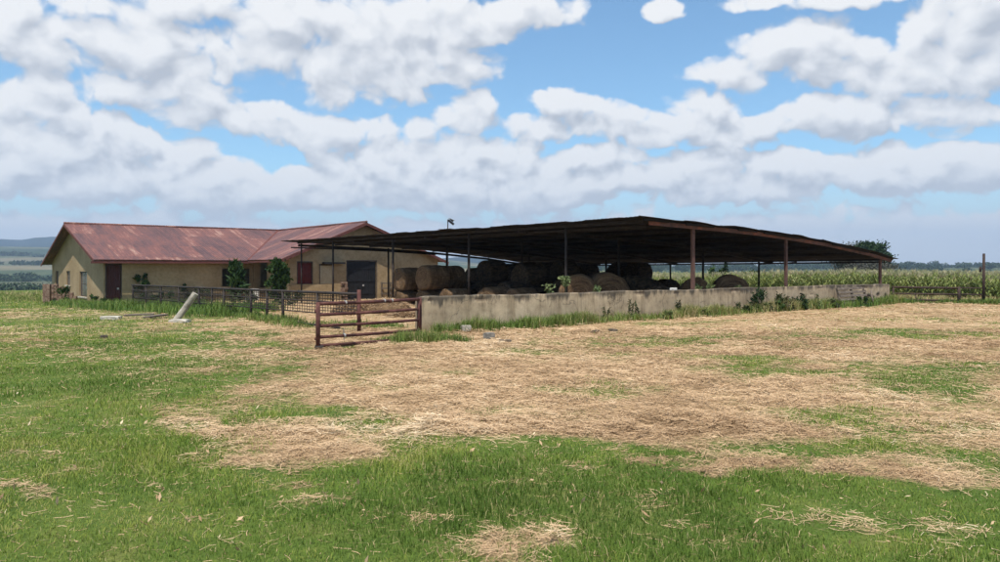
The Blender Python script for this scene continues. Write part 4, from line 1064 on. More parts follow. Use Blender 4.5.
o = mb.build('tall_pole', M['pipe_brown'], None, True); tag(o, 'tall upright iron pole at the right end of the rail fence', 'pole')
# light wooden strut against it
mb = MB(); mb.tube((f2[0] + .12, f2[1] + .1, -.1), (f2[0] + .1, f2[1] + .1, 1.0), .035, n=8); o = mb.build('wooden_stake', M['wood'], None, True); tag(o, 'short grey wooden stake beside the tall iron pole', 'stake')

# pallet leaning on the wall
s0 = spx(829); s1 = spx(857); 
pal = empty('wooden_pallet', wp(s0, .6), ang); tag(pal, 'broken grey wooden pallet leaning against the wall near its far end', 'pallet')
Wp = s1 - s0; tilt = Matrix.Rotation(R(-14), 4, 'X')
for k in range(5):
    mb = MB(); z = .16 + k * .17; j = (random.random() - .5) * .12; mb.box(0 + (.1 if k == 2 else 0) + j * .3, Wp - (.25 if k == 4 else 0), -.02, .015, z, z + .105, tilt); mb.build('slat', M['wood'], pal)
for x in (.03, Wp / 2, Wp - .1):
    mb = MB(); mb.box(x, x + .075, .018, .10, .0, .95, tilt); mb.build('bearer', M['wood'], pal)
mb = MB(); pp = wp(s1 + .12, .75); mb.tube((pp[0], pp[1], -.05), (pp[0] - .05, pp[1] + .2, .72), .05, .04, n=8); o = mb.build('wooden_stake', M['wood'], None, True); tag(o, 'dark wooden stake at the right edge of the leaning pallet', 'stake')
# rubble at the broken wall end
for k, (ds, of, s_, lb) in enumerate(((.35, .1, .32, 'brown rubble lump fallen at the far end of the wall'), (.9, .05, .26, 'smaller brown rubble lump beside the fence rails'))):
    p = wp(WL + ds, of); rock('rubble', M['brick'], p[0], p[1], s_, s_ * .7, s_ * .55, k, lb, 'rubble', 30 + k)

# ================================================================== PLANTS
def shrub(name, x, y, w, h, n, ls, label, catg, mat='leaf', z0=.0, stems=5, shape='col', group=None, stem_mat='bark', elong=1.8, dens=None):
    root = empty(name, (x, y, G(x, y))); tag(root, label, catg, group)
    # clumps first, leaves round the clumps
    nc = max(6, int(n / 60)); t = rng.random(nc); a = rng.random(nc) * 2 * np.pi; q = rng.random(nc) ** .5
    if shape == 'col': rw = w / 2 * (.65 + .5 * np.sin(np.pi * np.clip(t * .9 + .1, 0, 1)))
    elif shape == 'ball': rw = w / 2 * np.sqrt(np.clip(1 - (2 * t - 1) ** 2, .05, 1))
    elif shape == 'fan': rw = w / 2 * (.35 + .75 * t)
    else: rw = w / 2 * (1.05 - .95 * t)
    c_ = np.stack([rw * q * np.cos(a), rw * q * np.sin(a), z0 + t * (h - z0)], 1)
    k = rng.integers(0, nc, n); sg = min(w, h) * .11
    P_ = c_[k] + rng.normal(size=(n, 3)) * sg; P_[:, 2] = np.clip(P_[:, 2], .02, None)
    tint = np.clip(rng.normal(.5, .18, n) + (rng.random(nc)[k] - .5) * .5, 0, 1)
    dr = P_ - np.array([0, 0, h * .3]); dr /= np.linalg.norm(dr, axis=1)[:, None] + 1e-6
    Vv, Tt, tt = leaves(P_, ls * (.6 + .8 * rng.random(n)), tint, elong=elong, direc=dr)
    np_mesh('foliage', Vv, Tt, 4, M[mat], tt, parent=root)
    mb = MB()
    for j in range(stems):
        e = c_[rng.integers(0, nc)]; mb.tube((random.uniform(-.05, .05), random.uniform(-.05, .05), -.05), tuple(e * np.array([.5, .5, .55])), .02 + .006 * w, .014, n=5); mb.tube(tuple(e * np.array([.5, .5, .55])), tuple(e), .014, .006, n=5)
    mb.build('stem', M[stem_mat], root)
    return root
def off_barn(px, out, wallx0=0.0, wally0=0.0, d=(1, 0)):
    s = along(px, wallx0, wally0 - out, d); return bxy(wallx0 + s * d[0], wally0 - out + s * d[1])
x, y = off_barn(235, 1.3); shrub('broadleaf_shrub', x, y, 1.35, 2.4, 620, .22, 'broad-leaved green shrub in front of the dark barn window', 'shrub', z0=.5, shape='ball', elong=3.2, stems=7)
x, y = off_barn(278, 1.6, CX0, -3.4); x, y = X_at(278, 45.5), 45.5
shrub('columnar_bush', x, y, 1.0, 2.75, 2800, .13, 'tall narrow dark green bush at the corner of the cross wing', 'bush', z0=.1, shape='col')
x, y = off_barn(143, .25); shrub('climbing_plant', x, y, .75, 2.35, 420, .15, 'thin creeper growing up the barn wall right of the maroon door', 'creeper', z0=.2, shape='col', mat='leaf')
x, y = off_barn(184, .35); shrub('wall_weed', x, y, .35, 1.15, 160, .10, 'small dark weed against the plain stretch of barn wall', 'weed', z0=.7, shape='ball', mat='leaf_dark')
x, y = off_barn(197, .6); shrub('wall_weed', x, y, 1.6, .9, 380, .12, 'spreading weeds at the wall foot behind the mesh fence', 'weed', z0=.0, shape='ball', mat='weed')
x, y = off_barn(160, .8); shrub('wall_weed', x, y, 1.8, .8, 380, .12, 'low dark weeds behind the left part of the mesh fence', 'weed', z0=.0, shape='ball', mat='leaf')
x, y = X_at(249, 41), 41; shrub('wall_weed', x, y, 2.6, .75, 500, .12, 'low dark weeds under the broad-leaved shrub', 'weed', z0=.0, shape='ball', mat='weed')
x, y = X_at(291, 41), 41; shrub('wall_weed', x, y, 2.0, .75, 420, .12, 'low dark weeds at the foot of the narrow bush', 'weed', z0=.0, shape='ball', mat='weed')
x, y = X_at(96, 45.5), 45.5; shrub('wall_weed', x, y, 1.2, .6, 260, .10, 'small green weeds below the largest gable window', 'weed', z0=.0, shape='ball', mat='leaf')
x, y = X_at(63, 49.5), 49.5; shrub('wall_weed', x, y, 1.1, .95, 300, .10, 'green weeds growing over the broken brick wall', 'weed', z0=.0, shape='ball', mat='leaf')

# weeds along the bunker wall: tall spikes and leafy clumps
def spike(px, off, h, n, label, mat='weed', w=.18, ls=.05, z=None, group=None):
    p = wp(spx(px), off); root = empty('tall_weed', (p[0], p[1], p[2] if z is None else z)); tag(root, label, 'weed', group)
    mb = MB(); Ps = []
    for j in range(n):
        mb = MB(); bx, by = random.uniform(-w, w), random.uniform(-w * .5, w * .5); hh = h * random.uniform(.6, 1); lx_, ly_ = random.uniform(-.12, .12) * h, random.uniform(-.1, .1) * h
        mb.tube((bx, by, -.03), (bx + lx_ * .5, by + ly_ * .5, hh * .55), .009, .007, n=5); mb.tube((bx + lx_ * .5, by + ly_ * .5, hh * .55), (bx + lx_, by + ly_, hh), .007, .003, n=5)
        for q in np.linspace(.15, 1, 26):
            f = min(q / .55, 1), max((q - .55) / .45, 0)
            Ps.append((bx + lx_ * .5 * (f[0] + f[1]), by + ly_ * .5 * (f[0] + f[1]), hh * q))
        mb.build('stem', M['bark'], root)
    Ps = np.repeat(np.array(Ps), 2, 0); Ps = Ps + rng.normal(size=Ps.shape) * .022
    Vv, Tt, tt = leaves(Ps, ls * (.6 + .9 * rng.random(len(Ps))), np.clip(rng.normal(.55, .25, len(Ps)), 0, 1), elong=2.2)
    np_mesh('foliage', Vv, Tt, 4, M[mat], tt, parent=root)
spike(601, .35, .62, 2, 'thin upright weed spike in front of the wall left of centre')
spike(624, .35, .80, 2, 'tallest paired weed spikes in front of the wall below the mid roof', w=.12)
spike(630, .30, .62, 2, 'shorter dark weed spike just right of the tallest pair', w=.10)
spike(673, .3, .66, 3, 'loose clump of weed spikes left of the first wall post')
spike(679, .3, .5, 3, 'short weed spikes directly below the white stone')
spike(716, .4, .42, 4, 'sprawling dry weed left of the leafy clump', w=.35)
spike(729, .35, .48, 4, 'thin dark weed at the left side of the leafy clump', w=.3)
spike(432, .35, .32, 2, 'small weed spike at the near end of the wall', w=.1)
spike(448, .4, .26, 2, 'low weed spike beside the pale concrete block', w=.1)
spike(516, .3, .30, 2, 'low weed spike at the wall a little right of the grey stone', w=.1)
spike(794, .35, .72, 3, 'upright weed spikes below the second wall post', w=.12, ls=.07)
spike(809, .35, .66, 3, 'forked weed left of the pallet', w=.25, ls=.06)
spike(783, .4, .55, 4, 'bushy weed spikes right of the leafy clump', mat='leaf_dark', w=.3, ls=.08)
for px, off_, w, h, n, lab, mt in ((748, .5, .95, .85, 900, 'largest dark leafy clump growing against the wall', 'leaf_dark'), (768, .5, .8, .62, 520, 'second dark leafy clump just right of the largest', 'weed'), (776, .55, .7, .58, 420, 'third leafy clump nearer the second wall post', 'weed'),
                         (848, .7, .7, .40, 380, 'green weeds growing through the leaning pallet', 'leaf')):
    p = wp(spx(px), off_); shrub('leafy_weed', p[0], p[1], w, h, n, .075, lab, 'weed', mt, z0=.02, shape='cone' if px < 800 else 'ball', stems=4)
for px_, of_, w_, h_, n_, lab_, mt_ in ((738, .6, .6, .36, 260, 'low dark weed left of the largest leafy clump', 'weed'), (757, .75, .8, .42, 420, 'low broad weed in front of the largest leafy clump', 'leaf'), (787, .6, .7, .5, 420, 'ragged leafy weed below the second wall post', 'leaf_dark'), (800, .6, .8, .34, 320, 'low yellowish weed right of the second wall post', 'leaf_pale'), (818, .6, .7, .40, 320, 'low weed just left of the leaning pallet', 'weed'), (690, .5, .6, .3, 220, 'low green weed below the first wall post', 'leaf'), (655, .5, .6, .28, 200, 'low pale weed in the wall grass right of the tallest spikes', 'leaf_pale')):
    p = wp(spx(px_), of_); shrub('leafy_weed', p[0], p[1], w_, h_, n_, .07, lab_, 'weed', mt_, z0=.02, shape='ball', stems=3)
# plants that stand behind or on the wall top
for px, off_, h, lab in ((578, -.6, 1.52, 'pale flowering weed rising behind the wall by the mid post'), (562, -.6, 1.28, 'thin pale weed rising behind the wall left of the mid post')):
    p = wp(spx(px), off_); root = empty('pale_weed', p); tag(root, lab, 'weed'); mb = MB(); mb.tube((0, 0, 0), (.02, 0, h * .97), .014, .008, n=6)
    mb.build('stem', M['leaf_pale'], root); n = 200 if px == 578 else 60; q = rng.random(n)
    Ps = np.stack([rng.normal(size=n) * .09 * (1.3 - q), rng.normal(size=n) * .09, h - q * .34], 1); Vv, Tt, tt = leaves(Ps, .08, rng.random(n), elong=1.6); np_mesh('foliage', Vv, Tt, 4, M['leaf_pale'], tt, parent=root)
for px, lab in ((705, 'tuft of pale weeds on the wall top right of the first post'), (716, 'second small tuft of weeds on the wall top'), (745, 'small weed sprig on the wall top above the leafy clump'), (602, 'tiny pale weed tuft above the wall right of the mid post')):
    p = wp(spx(px), -.35); x_, y_ = p[0], p[1]; root = shrub('wall_top_weed', x_, y_, .34, 1.16, 90, .07, lab, 'weed', 'leaf_pale', z0=.9, shape='ball', stems=2)

# ------------------------------------------------------------------ trees
def tree(name, px, Y, h, cw, ch, n, ls, mat, label, catg='tree', trunk=.22, group=None, cz=None, clumps=26, spread=.16):
    x = X_at(px, Y); z = G(x, Y); root = empty(name, (x, Y, z)); tag(root, label, catg, group)
    c_ = []
    while len(c_) < clumps:
        p = rng.uniform(-1, 1, 3)
        if .25 < np.linalg.norm(p) < 1: c_.append(p * np.array([cw / 2, cw / 2, ch / 2]) * .85)
    c_ = np.array(c_); zc = h - ch / 2; c_[:, 2] += zc
    k = rng.integers(0, clumps, n); P_ = c_[k] + rng.normal(size=(n, 3)) * np.array([cw, cw, ch * .8]) * spread * .55
    tint = np.clip(.5 + (rng.random(clumps)[k] - .5) * .7 + rng.normal(size=n) * .15, 0, 1)
    Vv, Tt, tt = leaves(P_, ls * (.6 + .8 * rng.random(n)), tint, elong=1.3); np_mesh('crown', Vv, Tt, 4, M[mat], tt, parent=root)
    mb = MB(); top_ = Vector((random.uniform(-.1, .1) * cw, 0, zc)); mb.tube((0, 0, -.3), top_, trunk, trunk * .5, n=8)
    for j in range(10):
        q = c_[rng.integers(0, clumps)]; s_ = Vector((0, 0, 0)).lerp(top_, random.uniform(.45, .95)); mb.tube(s_, tuple(q), trunk * .32, trunk * .08, n=5)
    mb.build('trunk', M['bark'], root)
tree('round_tree', 871, 115, 6.5, 5.4, 4.4, 11000, .30, 'leaf_dark', 'dense dark green tree with rounded crown behind the shed corner', trunk=.28, clumps=70)
tree('small_tree', 889, 112, 3.6, 1.8, 2.0, 900, .22, 'leaf_dark', 'small dark tree at the right edge of the round tree', trunk=.1, clumps=8)
tree('bare_tree', 852, 118, 6.1, 5.6, 4.6, 9000, .24, 'leaf_grey', 'grey half-bare tree standing left of the round green tree', trunk=.2, clumps=30, spread=.22)
tree('bare_tree', 866, 108, 3.6, 6.8, 3.4, 8000, .22, 'leaf_grey', 'low grey thicket-like tree below the round green crown', trunk=.12, clumps=26, spread=.22)
tree('small_tree', 848, 110, 2.8, 2.6, 2.3, 1100, .2, 'leaf_dark', 'low dark bush tree left of the grey thicket', trunk=.08, clumps=10)
tree('young_tree', 716, 66, 2.5, 1.4, 2.0, 500, .16, 'leaf', 'slim young tree seen through the shed right of the first post', trunk=.06, clumps=9)
tree('young_tree', 725, 64, 2.7, .9, 2.2, 420, .15, 'leaf_dark', 'second slim dark young tree seen through the shed', trunk=.07, clumps=9)
tree('young_tree', 749, 66, 2.0, 1.8, 1.7, 600, .16, 'leaf', 'short bushy young tree seen above the slumped bale', trunk=.06, clumps=9)

# ------------------------------------------------------------------ maize field
def maize_variant(seed):
    rs = np.random.default_rng(seed); h = 1.28 + .18 * rs.random(); Vv = []; Tt = []; tt = []
    def tri(p, t):
        o_ = len(Vv); Vv.extend(p); Tt.append((o_, o_ + 1, o_ + 2)); tt.extend([t] * 3)
    tri([(-.015, 0, 0), (.015, 0, 0), (0, 0, h)], .4); tri([(0, -.015, 0), (0, .015, 0), (0, 0, h)], .4)
    for j in range(11):
        z = h * (.08 + .80 * j / 11); a = rs.random() * 6.28; ln = .5 * (1 - .25 * j / 11); w = .045; t = .25 + .4 * rs.random() + .15 * j / 11
        d = np.array([math.cos(a), math.sin(a), 0]); s = np.array([-math.sin(a), math.cos(a), 0]) * w
        b0_ = np.array([0, 0, z]); b1 = b0_ + d * ln * .45 + [0, 0, .22]; b2 = b0_ + d * ln + [0, 0, .02]
        tri([b0_ - s * .5, b0_ + s * .5, b1 + s], t); tri([b0_ - s * .5, b1 + s, b1 - s], t); tri([b1 - s, b1 + s, b2], t)
    for j in range(10):
        a = rs.random() * 6.28; tri([(-.02, 0, h * .90), (.03, 0, h * .92), (math.cos(a) * .12, math.sin(a) * .12, h + .16 * rs.random() + .04)], .92 + .08 * rs.random())
    return np.array(Vv, float), np.array(Tt), np.array(tt)
mv = [maize_variant(s) for s in range(8)]
pts = []
def shl(x, y):  # field coordinates follow the shed
    p = C2[None] + SU[None] * x[:, None] + np.array([[-UW[1], UW[0]]]) * y[:, None]; return p
for r_, (x0, x1, dx, dy) in enumerate(((27.5, 36, .55, .24), (36, 52, 1.0, .5), (52, 100, 2.2, 1.1))):
    gx, gy_ = np.meshgrid(np.arange(x0, x1, dx), np.arange(-40, 60 + (x1 - 27) * .9, dy)); p = shl(gx.ravel() + rng.normal(size=gx.size) * .06, gy_.ravel() + rng.normal(size=gx.size) * .12)
    s_ = np.full(len(p), (1.0, 1.25, 1.8)[r_]); pts.append(np.column_stack([p, s_]))
pts = np.concatenate(pts)
pxs = 500 + pts[:, 0] / pts[:, 1] * F; pts = pts[(pts[:, 1] > 20) & (pxs > 480) & (pxs < 1180)]
Vs, Ts, ts = [], [], []; off = 0
vi = rng.integers(0, 8, len(pts))
for k in range(8):
    q = pts[vi == k]; V0, T0, t0 = mv[k]; n = len(q)
    a = rng.random(n) * 6.28; sc_ = .85 + .25 * rng.random(n) * 1.0 + (fbm(q[:, 0] * .2, q[:, 1] * .2, 2, 95) - .5) * .25
    ca, sa = np.cos(a)[:, None], np.sin(a)[:, None]; wx = q[:, 2][:, None]
    X_ = (V0[None, :, 0] * ca - V0[None, :, 1] * sa) * wx; Y_ = (V0[None, :, 0] * sa + V0[None, :, 1] * ca) * wx
    Z_ = V0[None, :, 2] * sc_[:, None] + terrain(q[:, 0], q[:, 1])[:, None]
    VV = np.stack([X_ + q[:, 0:1], Y_ + q[:, 1:2], Z_], -1).reshape(-1, 3); TT = (T0[None] + (np.arange(n) * len(V0))[:, None, None]).reshape(-1, 3) + off
    off += len(VV); Vs.append(VV); Ts.append(TT); ts.append(np.clip(t0[None] + rng.normal(size=(n, 1)) * .07, 0, 1).repeat(1, 0).reshape(-1))
o = np_mesh('maize_crop', np.concatenate(Vs), np.concatenate(Ts), 3, M['maize'], np.concatenate(ts)); tag(o, 'tall green maize field with pale tassels beyond the shed and fence', 'maize', kind='stuff')

# ------------------------------------------------------------------ far woods
def woods(name, spec, label, seed):
    rs = np.random.default_rng(seed); Ps = []; tn = []; sz = []
    for (az0, az1, r0, r1, n, h, w, nl, ls) in spec:
        for _ in range(n):
            px_ = rs.uniform(az0, az1); r_ = rs.uniform(r0, r1); x = X_at(px_, r_); z = G(x, r_); hh = h * rs.uniform(.55, 1.2); ww = w * rs.uniform(.6, 1.3)
            p = rs.normal(size=(nl, 3)); p /= np.linalg.norm(p, axis=1)[:, None]; p *= (rs.random(nl) ** .33)[:, None]
            Ps.append(p * np.array([ww / 2, ww / 2, hh / 2]) + np.array([x, r_, z + hh * .5])); tn.append(np.clip(rs.normal(.45 + .4 * (rs.random() - .5), .2, nl), 0, 1)); sz.append(np.full(nl, ls))
    Vv, Tt, tt = leaves(np.concatenate(Ps), np.concatenate(sz), np.concatenate(tn), elong=1.2)
    o = np_mesh(name, Vv, Tt, 4, M['wood_far'], tt); tag(o, label, 'woodland', kind='stuff')
woods('far_woodland', [(480, 1150, 900, 1300, 420, 7.5, 16, 120, 2.2), (480, 1150, 600, 800, 60, 4.0, 10, 90, 1.4), (780, 860, 1000, 1200, 16, 9, 16, 120, 2.2), (900, 940, 1000, 1200, 14, 9, 16, 120, 2.2)], 'distant blue-green line of trees along the right horizon', 4)
woods('valley_woodland', [(-150, 120, 300, 460, 150, 8, 15, 110, 1.5), (-150, 100, 700, 760, 40, 8, 22, 110, 2.4), (-150, 140, 1200, 1300, 50, 8, 26, 110, 3.2), (-150, 200, 1700, 1760, 60, 9, 34, 90, 4.5)], 'dark tree belts in the valley left of the barn', 6)

# ------------------------------------------------------------------ hills
hp = np.array([-500, -100, 0, 10, 20, 35, 52, 80, 130, 200, 300, 400, 440, 455, 470, 485, 505, 540, 600, 800, 1000, 1500.])
hy = np.array([238, 240, 241, 242, 242.3, 240, 238.8, 240, 243, 247, 252, 257, 259.5, 258, 257, 257.5, 261, 265.5, 266, 266.3, 265.8, 265.])
npx, nr = 460, 60
pxg = np.linspace(-900, 1900, npx); rg = np.linspace(2500, 5600, nr)
PXg, RG = np.meshgrid(pxg, rg); Xg = X_at(PXg, RG)
crest = np.interp(PXg, hp, hy); Hc = EYE - (crest - HZ) / F * 4200
t_ = (RG - 2500) / 1700
gul = fbm(Xg / 260, RG / 420, 4, 44); 
shape = np.where(t_ < 1, smooth(.05, 1, t_ + .16 * (gul - .5)) ** 1.4, 1 - smooth(1.0, 1.9, t_))
base = terrain(Xg, RG)
Zg = np.maximum(0, Hc - 0) * shape + base * (1 - shape) - 6 * (1 - smooth(0, .12, t_)) - 10 * smooth(1.75, 1.9, t_)
Zg = Zg + (gul - .5) * 26 * smooth(.1, .5, t_) * (1 - smooth(.8, 1, t_)) * np.clip(Hc / 120, 0, 1)
idx = np.arange(npx * nr).reshape(nr, npx)
m, nt, b = newmat('hill_cover'); P = N(nt, 'TexCoord').outputs['Object']
n1 = noise(nt, .0022, 6, .6, P); n2 = noise(nt, .02, 6, .7, P)
c = ramp(nt, math_(nt, 'ADD', math_(nt, 'MULTIPLY', n1, .6), math_(nt, 'MULTIPLY', n2, .4)), [(.38, (.006, .012, .010)), (.54, (.012, .022, .014)), (.66, (.035, .04, .025)), (.76, (.10, .09, .055))])
L(nt, c, b.inputs['Base Color']); b.inputs['Roughness'].default_value = 1; b.inputs['Specular IOR Level'].default_value = 0
o = np_mesh('hills', np.stack([Xg.ravel(), RG.ravel(), Zg.ravel()], 1), np.stack([idx[:-1, :-1], idx[:-1, 1:], idx[1:, 1:], idx[1:, :-1]], -1).reshape(-1, 4), 4, m, smooth_=True); tag(o, kind='structure')

# pole behind the shed roof
Y = 58.; x = X_at(447.6, Y); fp = empty('lamp_pole', (x, Y, G(x, Y))); tag(fp, 'thin pole with a dark tilted head rising behind the shed roof', 'pole')
zt_ = Z_at(219.5, Y) - fp.location.z
mb = MB(); mb.tube((0, 0, 0), (.02, 0, zt_), .055, .04, n=8); mb.build('pole', M['pipe_dark'], fp, True)
mb = MB(); Rm = Matrix.Translation((.26, 0, zt_ - .22)) @ Matrix.Rotation(R(38), 4, 'Y'); mb.box(-.26, .28, -.17, .17, -.09, .09, Rm); mb.box(-.2, .1, -.12, .12, .103, .22, Rm); mb.build('lamp_head', M['door_black'], fp, bevel=.02)
mb = MB(); Rm = Matrix.Translation((.30, 0, zt_ - .0)) @ Matrix.Rotation(R(20), 4, 'Y'); mb.box(-.22, .25, -.18, .18, -.015, .015, Rm); mb.build('hood', M['stone'], fp)

# ================================================================== HAZE
mb = MB(); mb.box(-6600, 6600, -1200, 6600, -60, 330)
m = bpy.data.materials.new('air'); m.use_nodes = True; nt = m.node_tree; nt.nodes.clear(); out = nt.nodes.new('ShaderNodeOutputMaterial'); vol = nt.nodes.new('ShaderNodeVolumePrincipled')
vol.inputs['Color'].default_value = (.52, .70, .95, 1); vol.inputs['Density'].default_value = 2.0e-4; vol.inputs['Anisotropy'].default_value = .1
nt.links.new(vol.outputs[0], out.inputs['Volume'])
o = mb.build('haze', m); tag(o, 'pale blue summer haze over the far country', 'haze', kind='stuff')

# ================================================================== SKY
SUN_EL = R(67); SUN_AZ = math.atan2(-.22, -.975)       # compass-like: x, y of the direction to the sun
sd = Vector((math.sin(SUN_AZ) * math.cos(SUN_EL), math.cos(SUN_AZ) * math.cos(SUN_EL), math.sin(SUN_EL)))
ld = bpy.data.lights.new('sun', 'SUN'); ld.energy = 3.6; ld.angle = R(.53); ld.color = (1, .945, .85)
lo = bpy.data.objects.new('sun', ld); COL.objects.link(lo); lo.rotation_euler = sd.to_track_quat('Z', 'Y').to_euler(); lo.location = (0, 0, 50)
w = bpy.data.worlds.new('World'); sc.world = w; w.use_nodes = True; nt = w.node_tree; nt.nodes.clear()
out = nt.nodes.new('ShaderNodeOutputWorld'); bg = nt.nodes.new('ShaderNodeBackground'); L(nt, bg.outputs[0], out.inputs[0])
EXPO = .78; w.cycles.sampling_method = 'MANUAL'; w.cycles.sample_map_resolution = 256
STR = .09; bg.inputs['Strength'].default_value = STR
sky = nt.nodes.new('ShaderNodeTexSky'); sky.sky_type = 'NISHITA'; sky.sun_disc = False; sky.sun_elevation = SUN_EL; sky.sun_rotation = SUN_AZ
sky.altitude = 400; sky.air_density = 1.0; sky.dust_density = .5; sky.ozone_density = 2.0
# clouds live in azimuth / elevation of the real sky
def dirpx(px, py):
    x = (px - 500) / F; z = (HZ - py) / F; return math.atan2(x, 1), math.atan2(z, math.hypot(x, 1))
CL = [ # px, py, half width, half height, weight
 (40, 40, 80, 40, 1), (130, 48, 95, 34, 1), (205, 62, 45, 22, .9), (300, 35, 80, 40, 1), (370, 55, 90, 40, 1.1), (440, 62, 60, 22, 1), (450, 22, 95, 26, 1), (520, 12, 60, 16, .8), (250, 8, 120, 20, .9), (90, 5, 90, 12, .6), (330, 88, 30, 24, .8),
 (120, 92, 60, 18, .9), (190, 100, 75, 24, 1), (265, 118, 70, 20, 1), (320, 135, 50, 16, .9), (40, 90, 50, 12, .6), (370, 130, 30, 12, .7),
 (30, 125, 80, 34, 1.1), (90, 140, 90, 32, 1.1), (150, 160, 70, 26, 1), (50, 170, 110, 24, 1), (222, 172, 34, 14, .9), (215, 190, 60, 18, .9), (300, 178, 30, 12, .9), (350, 160, 40, 20, .9), (320, 190, 70, 18, .9),
 (465, 116, 32, 20, 1.05), (410, 145, 45, 22, 1), (450, 155, 60, 22, 1), (380, 175, 50, 20, .9), (500, 165, 50, 18, .9), (440, 190, 90, 18, .85),
 (665, 9, 18, 10, .9), (760, 0, 60, 9, .9), (850, -4, 70, 10, .9), (790, 50, 70, 26, 1.05), (735, 72, 45, 18, 1), (840, 62, 60, 24, 1), (900, 75, 70, 26, 1), (960, 50, 70, 50, 1.1), (980, 10, 60, 40, 1),
 (560, 106, 28, 16, 1), (595, 120, 45, 18, 1), (540, 130, 40, 14, .9), (700, 112, 45, 20, 1.05), (650, 128, 60, 18, 1), (740, 130, 70, 18, 1), (820, 118, 80, 20, 1), (900, 112, 70, 18, 1), (960, 120, 50, 16, .9),
 (600, 160, 50, 14, .8), (640, 178, 60, 16, .85), (720, 185, 70, 16, .85), (800, 165, 90, 16, .9), (900, 168, 90, 20, 1), (980, 165, 50, 20, .9), (560, 185, 60, 16, .85), (500, 195, 60, 14, .8),
 (700, 160, 50, 12, .8), (520, 150, 30, 10, .7)]
def cloud_group(name, fine):
    grp = bpy.data.node_groups.new(name, 'ShaderNodeTree'); gt = grp
    grp.interface.new_socket('P', in_out='INPUT', socket_type='NodeSocketVector'); grp.interface.new_socket('D', in_out='OUTPUT', socket_type='NodeSocketFloat')
    gi = grp.nodes.new('NodeGroupInput'); go = grp.nodes.new('NodeGroupOutput'); P = gi.outputs[0]
    wn_ = N(gt, 'TexNoise'); wn_.inputs['Scale'].default_value = 13; wn_.inputs['Detail'].default_value = 4; L(gt, P, wn_.inputs['Vector'])
    wv = N(gt, 'VectorMath', operation='MULTIPLY_ADD'); L(gt, wn_.outputs['Color'], wv.inputs[0]); wv.inputs[1].default_value = (.060, .030, 0); wv.inputs[2].default_value = (-.030, -.015, 0)
    wa = N(gt, 'VectorMath', operation='ADD'); L(gt, P, wa.inputs[0]); L(gt, wv.outputs[0], wa.inputs[1])
    acc = None
    for (px, py, a, h, wt) in CL:
        ca, ce = dirpx(px, py); sa = a / F * math.cos(ca) ** 2 * 1.13; se = h / F * math.cos(ca) * 1.15
        n = N(gt, 'VectorMath', operation='MULTIPLY_ADD'); L(gt, wa.outputs[0], n.inputs[0]); n.inputs[1].default_value = (1 / sa, 1 / se, 0); n.inputs[2].default_value = (-ca / sa, -ce / se, 0)
        d = N(gt, 'VectorMath', operation='DOT_PRODUCT'); L(gt, n.outputs[0], d.inputs[0]); L(gt, n.outputs[0], d.inputs[1])
        f = math_(gt, 'MULTIPLY_ADD', d.outputs['Value'], -1.5 * wt, c=1.5 * wt)
        acc = f if acc is None else math_(gt, 'SMOOTH_MAX', acc, f, c=.25)
    sep = N(gt, 'SeparateXYZ'); L(gt, P, sep.inputs[0])
    big = N(gt, 'TexNoise'); big.inputs['Scale'].default_value = 5; big.inputs['Detail'].default_value = 3; mpn = N(gt, 'Mapping'); mpn.inputs['Scale'].default_value = (1, 1.8, 1); L(gt, P, mpn.inputs[0]); L(gt, mpn.outputs[0], big.inputs['Vector'])
    wild = math_(gt, 'MULTIPLY', math_(gt, 'SUBTRACT', big.outputs[0], .50), 6.0)
    outside = math_(gt, 'MAXIMUM', math_(gt, 'MULTIPLY', math_(gt, 'SUBTRACT', math_(gt, 'ABSOLUTE', sep.outputs[0]), .62), 10.0, True), math_(gt, 'MULTIPLY', math_(gt, 'SUBTRACT', sep.outputs[1], .37), 10.0, True))
    mxx = N(gt, 'Mix', data_type='FLOAT'); L(gt, outside, mxx.inputs[0]); L(gt, math_(gt, 'MAXIMUM', math_(gt, 'MINIMUM', acc, 1.15), -1.0), mxx.inputs[2]); L(gt, wild, mxx.inputs[3])
    lowband = math_(gt, 'SUBTRACT', 1.0, math_(gt, 'DIVIDE', sep.outputs[1], .17), True)
    lb2 = math_(gt, 'SUBTRACT', 1.0, math_(gt, 'DIVIDE', sep.outputs[1], .07), True)
    basev = math_(gt, 'ADD', mxx.outputs[0], math_(gt, 'MULTIPLY_ADD', lowband, 1.75, c=math_(gt, 'MULTIPLY', lb2, 4.0)))
    mp1 = N(gt, 'Mapping'); mp1.inputs['Scale'].default_value = (1, 1.2, 1); L(gt, wa.outputs[0], mp1.inputs[0])
    f1 = N(gt, 'TexNoise'); f1.inputs['Scale'].default_value = 17; f1.inputs['Detail'].default_value = 9 if fine else 2; f1.inputs['Roughness'].default_value = .49; L(gt, mp1.outputs[0], f1.inputs['Vector'])
    D = math_(gt, 'MULTIPLY_ADD', math_(gt, 'SUBTRACT', f1.outputs[0], .5), 2.2, c=basev)
    f2 = N(gt, 'TexNoise'); f2.inputs['Scale'].default_value = 40; f2.inputs['Detail'].default_value = 7 if fine else 1.5; f2.inputs['Roughness'].default_value = .56; L(gt, mp1.outputs[0], f2.inputs['Vector'])
    lowf = math_(gt, 'SUBTRACT', 1.0, math_(gt, 'DIVIDE', sep.outputs[1], .26), True)
    D = math_(gt, 'MULTIPLY_ADD', math_(gt, 'SUBTRACT', f2.outputs[0], .5), math_(gt, 'MULTIPLY_ADD', lowf, 4.0, c=.4), c=D)
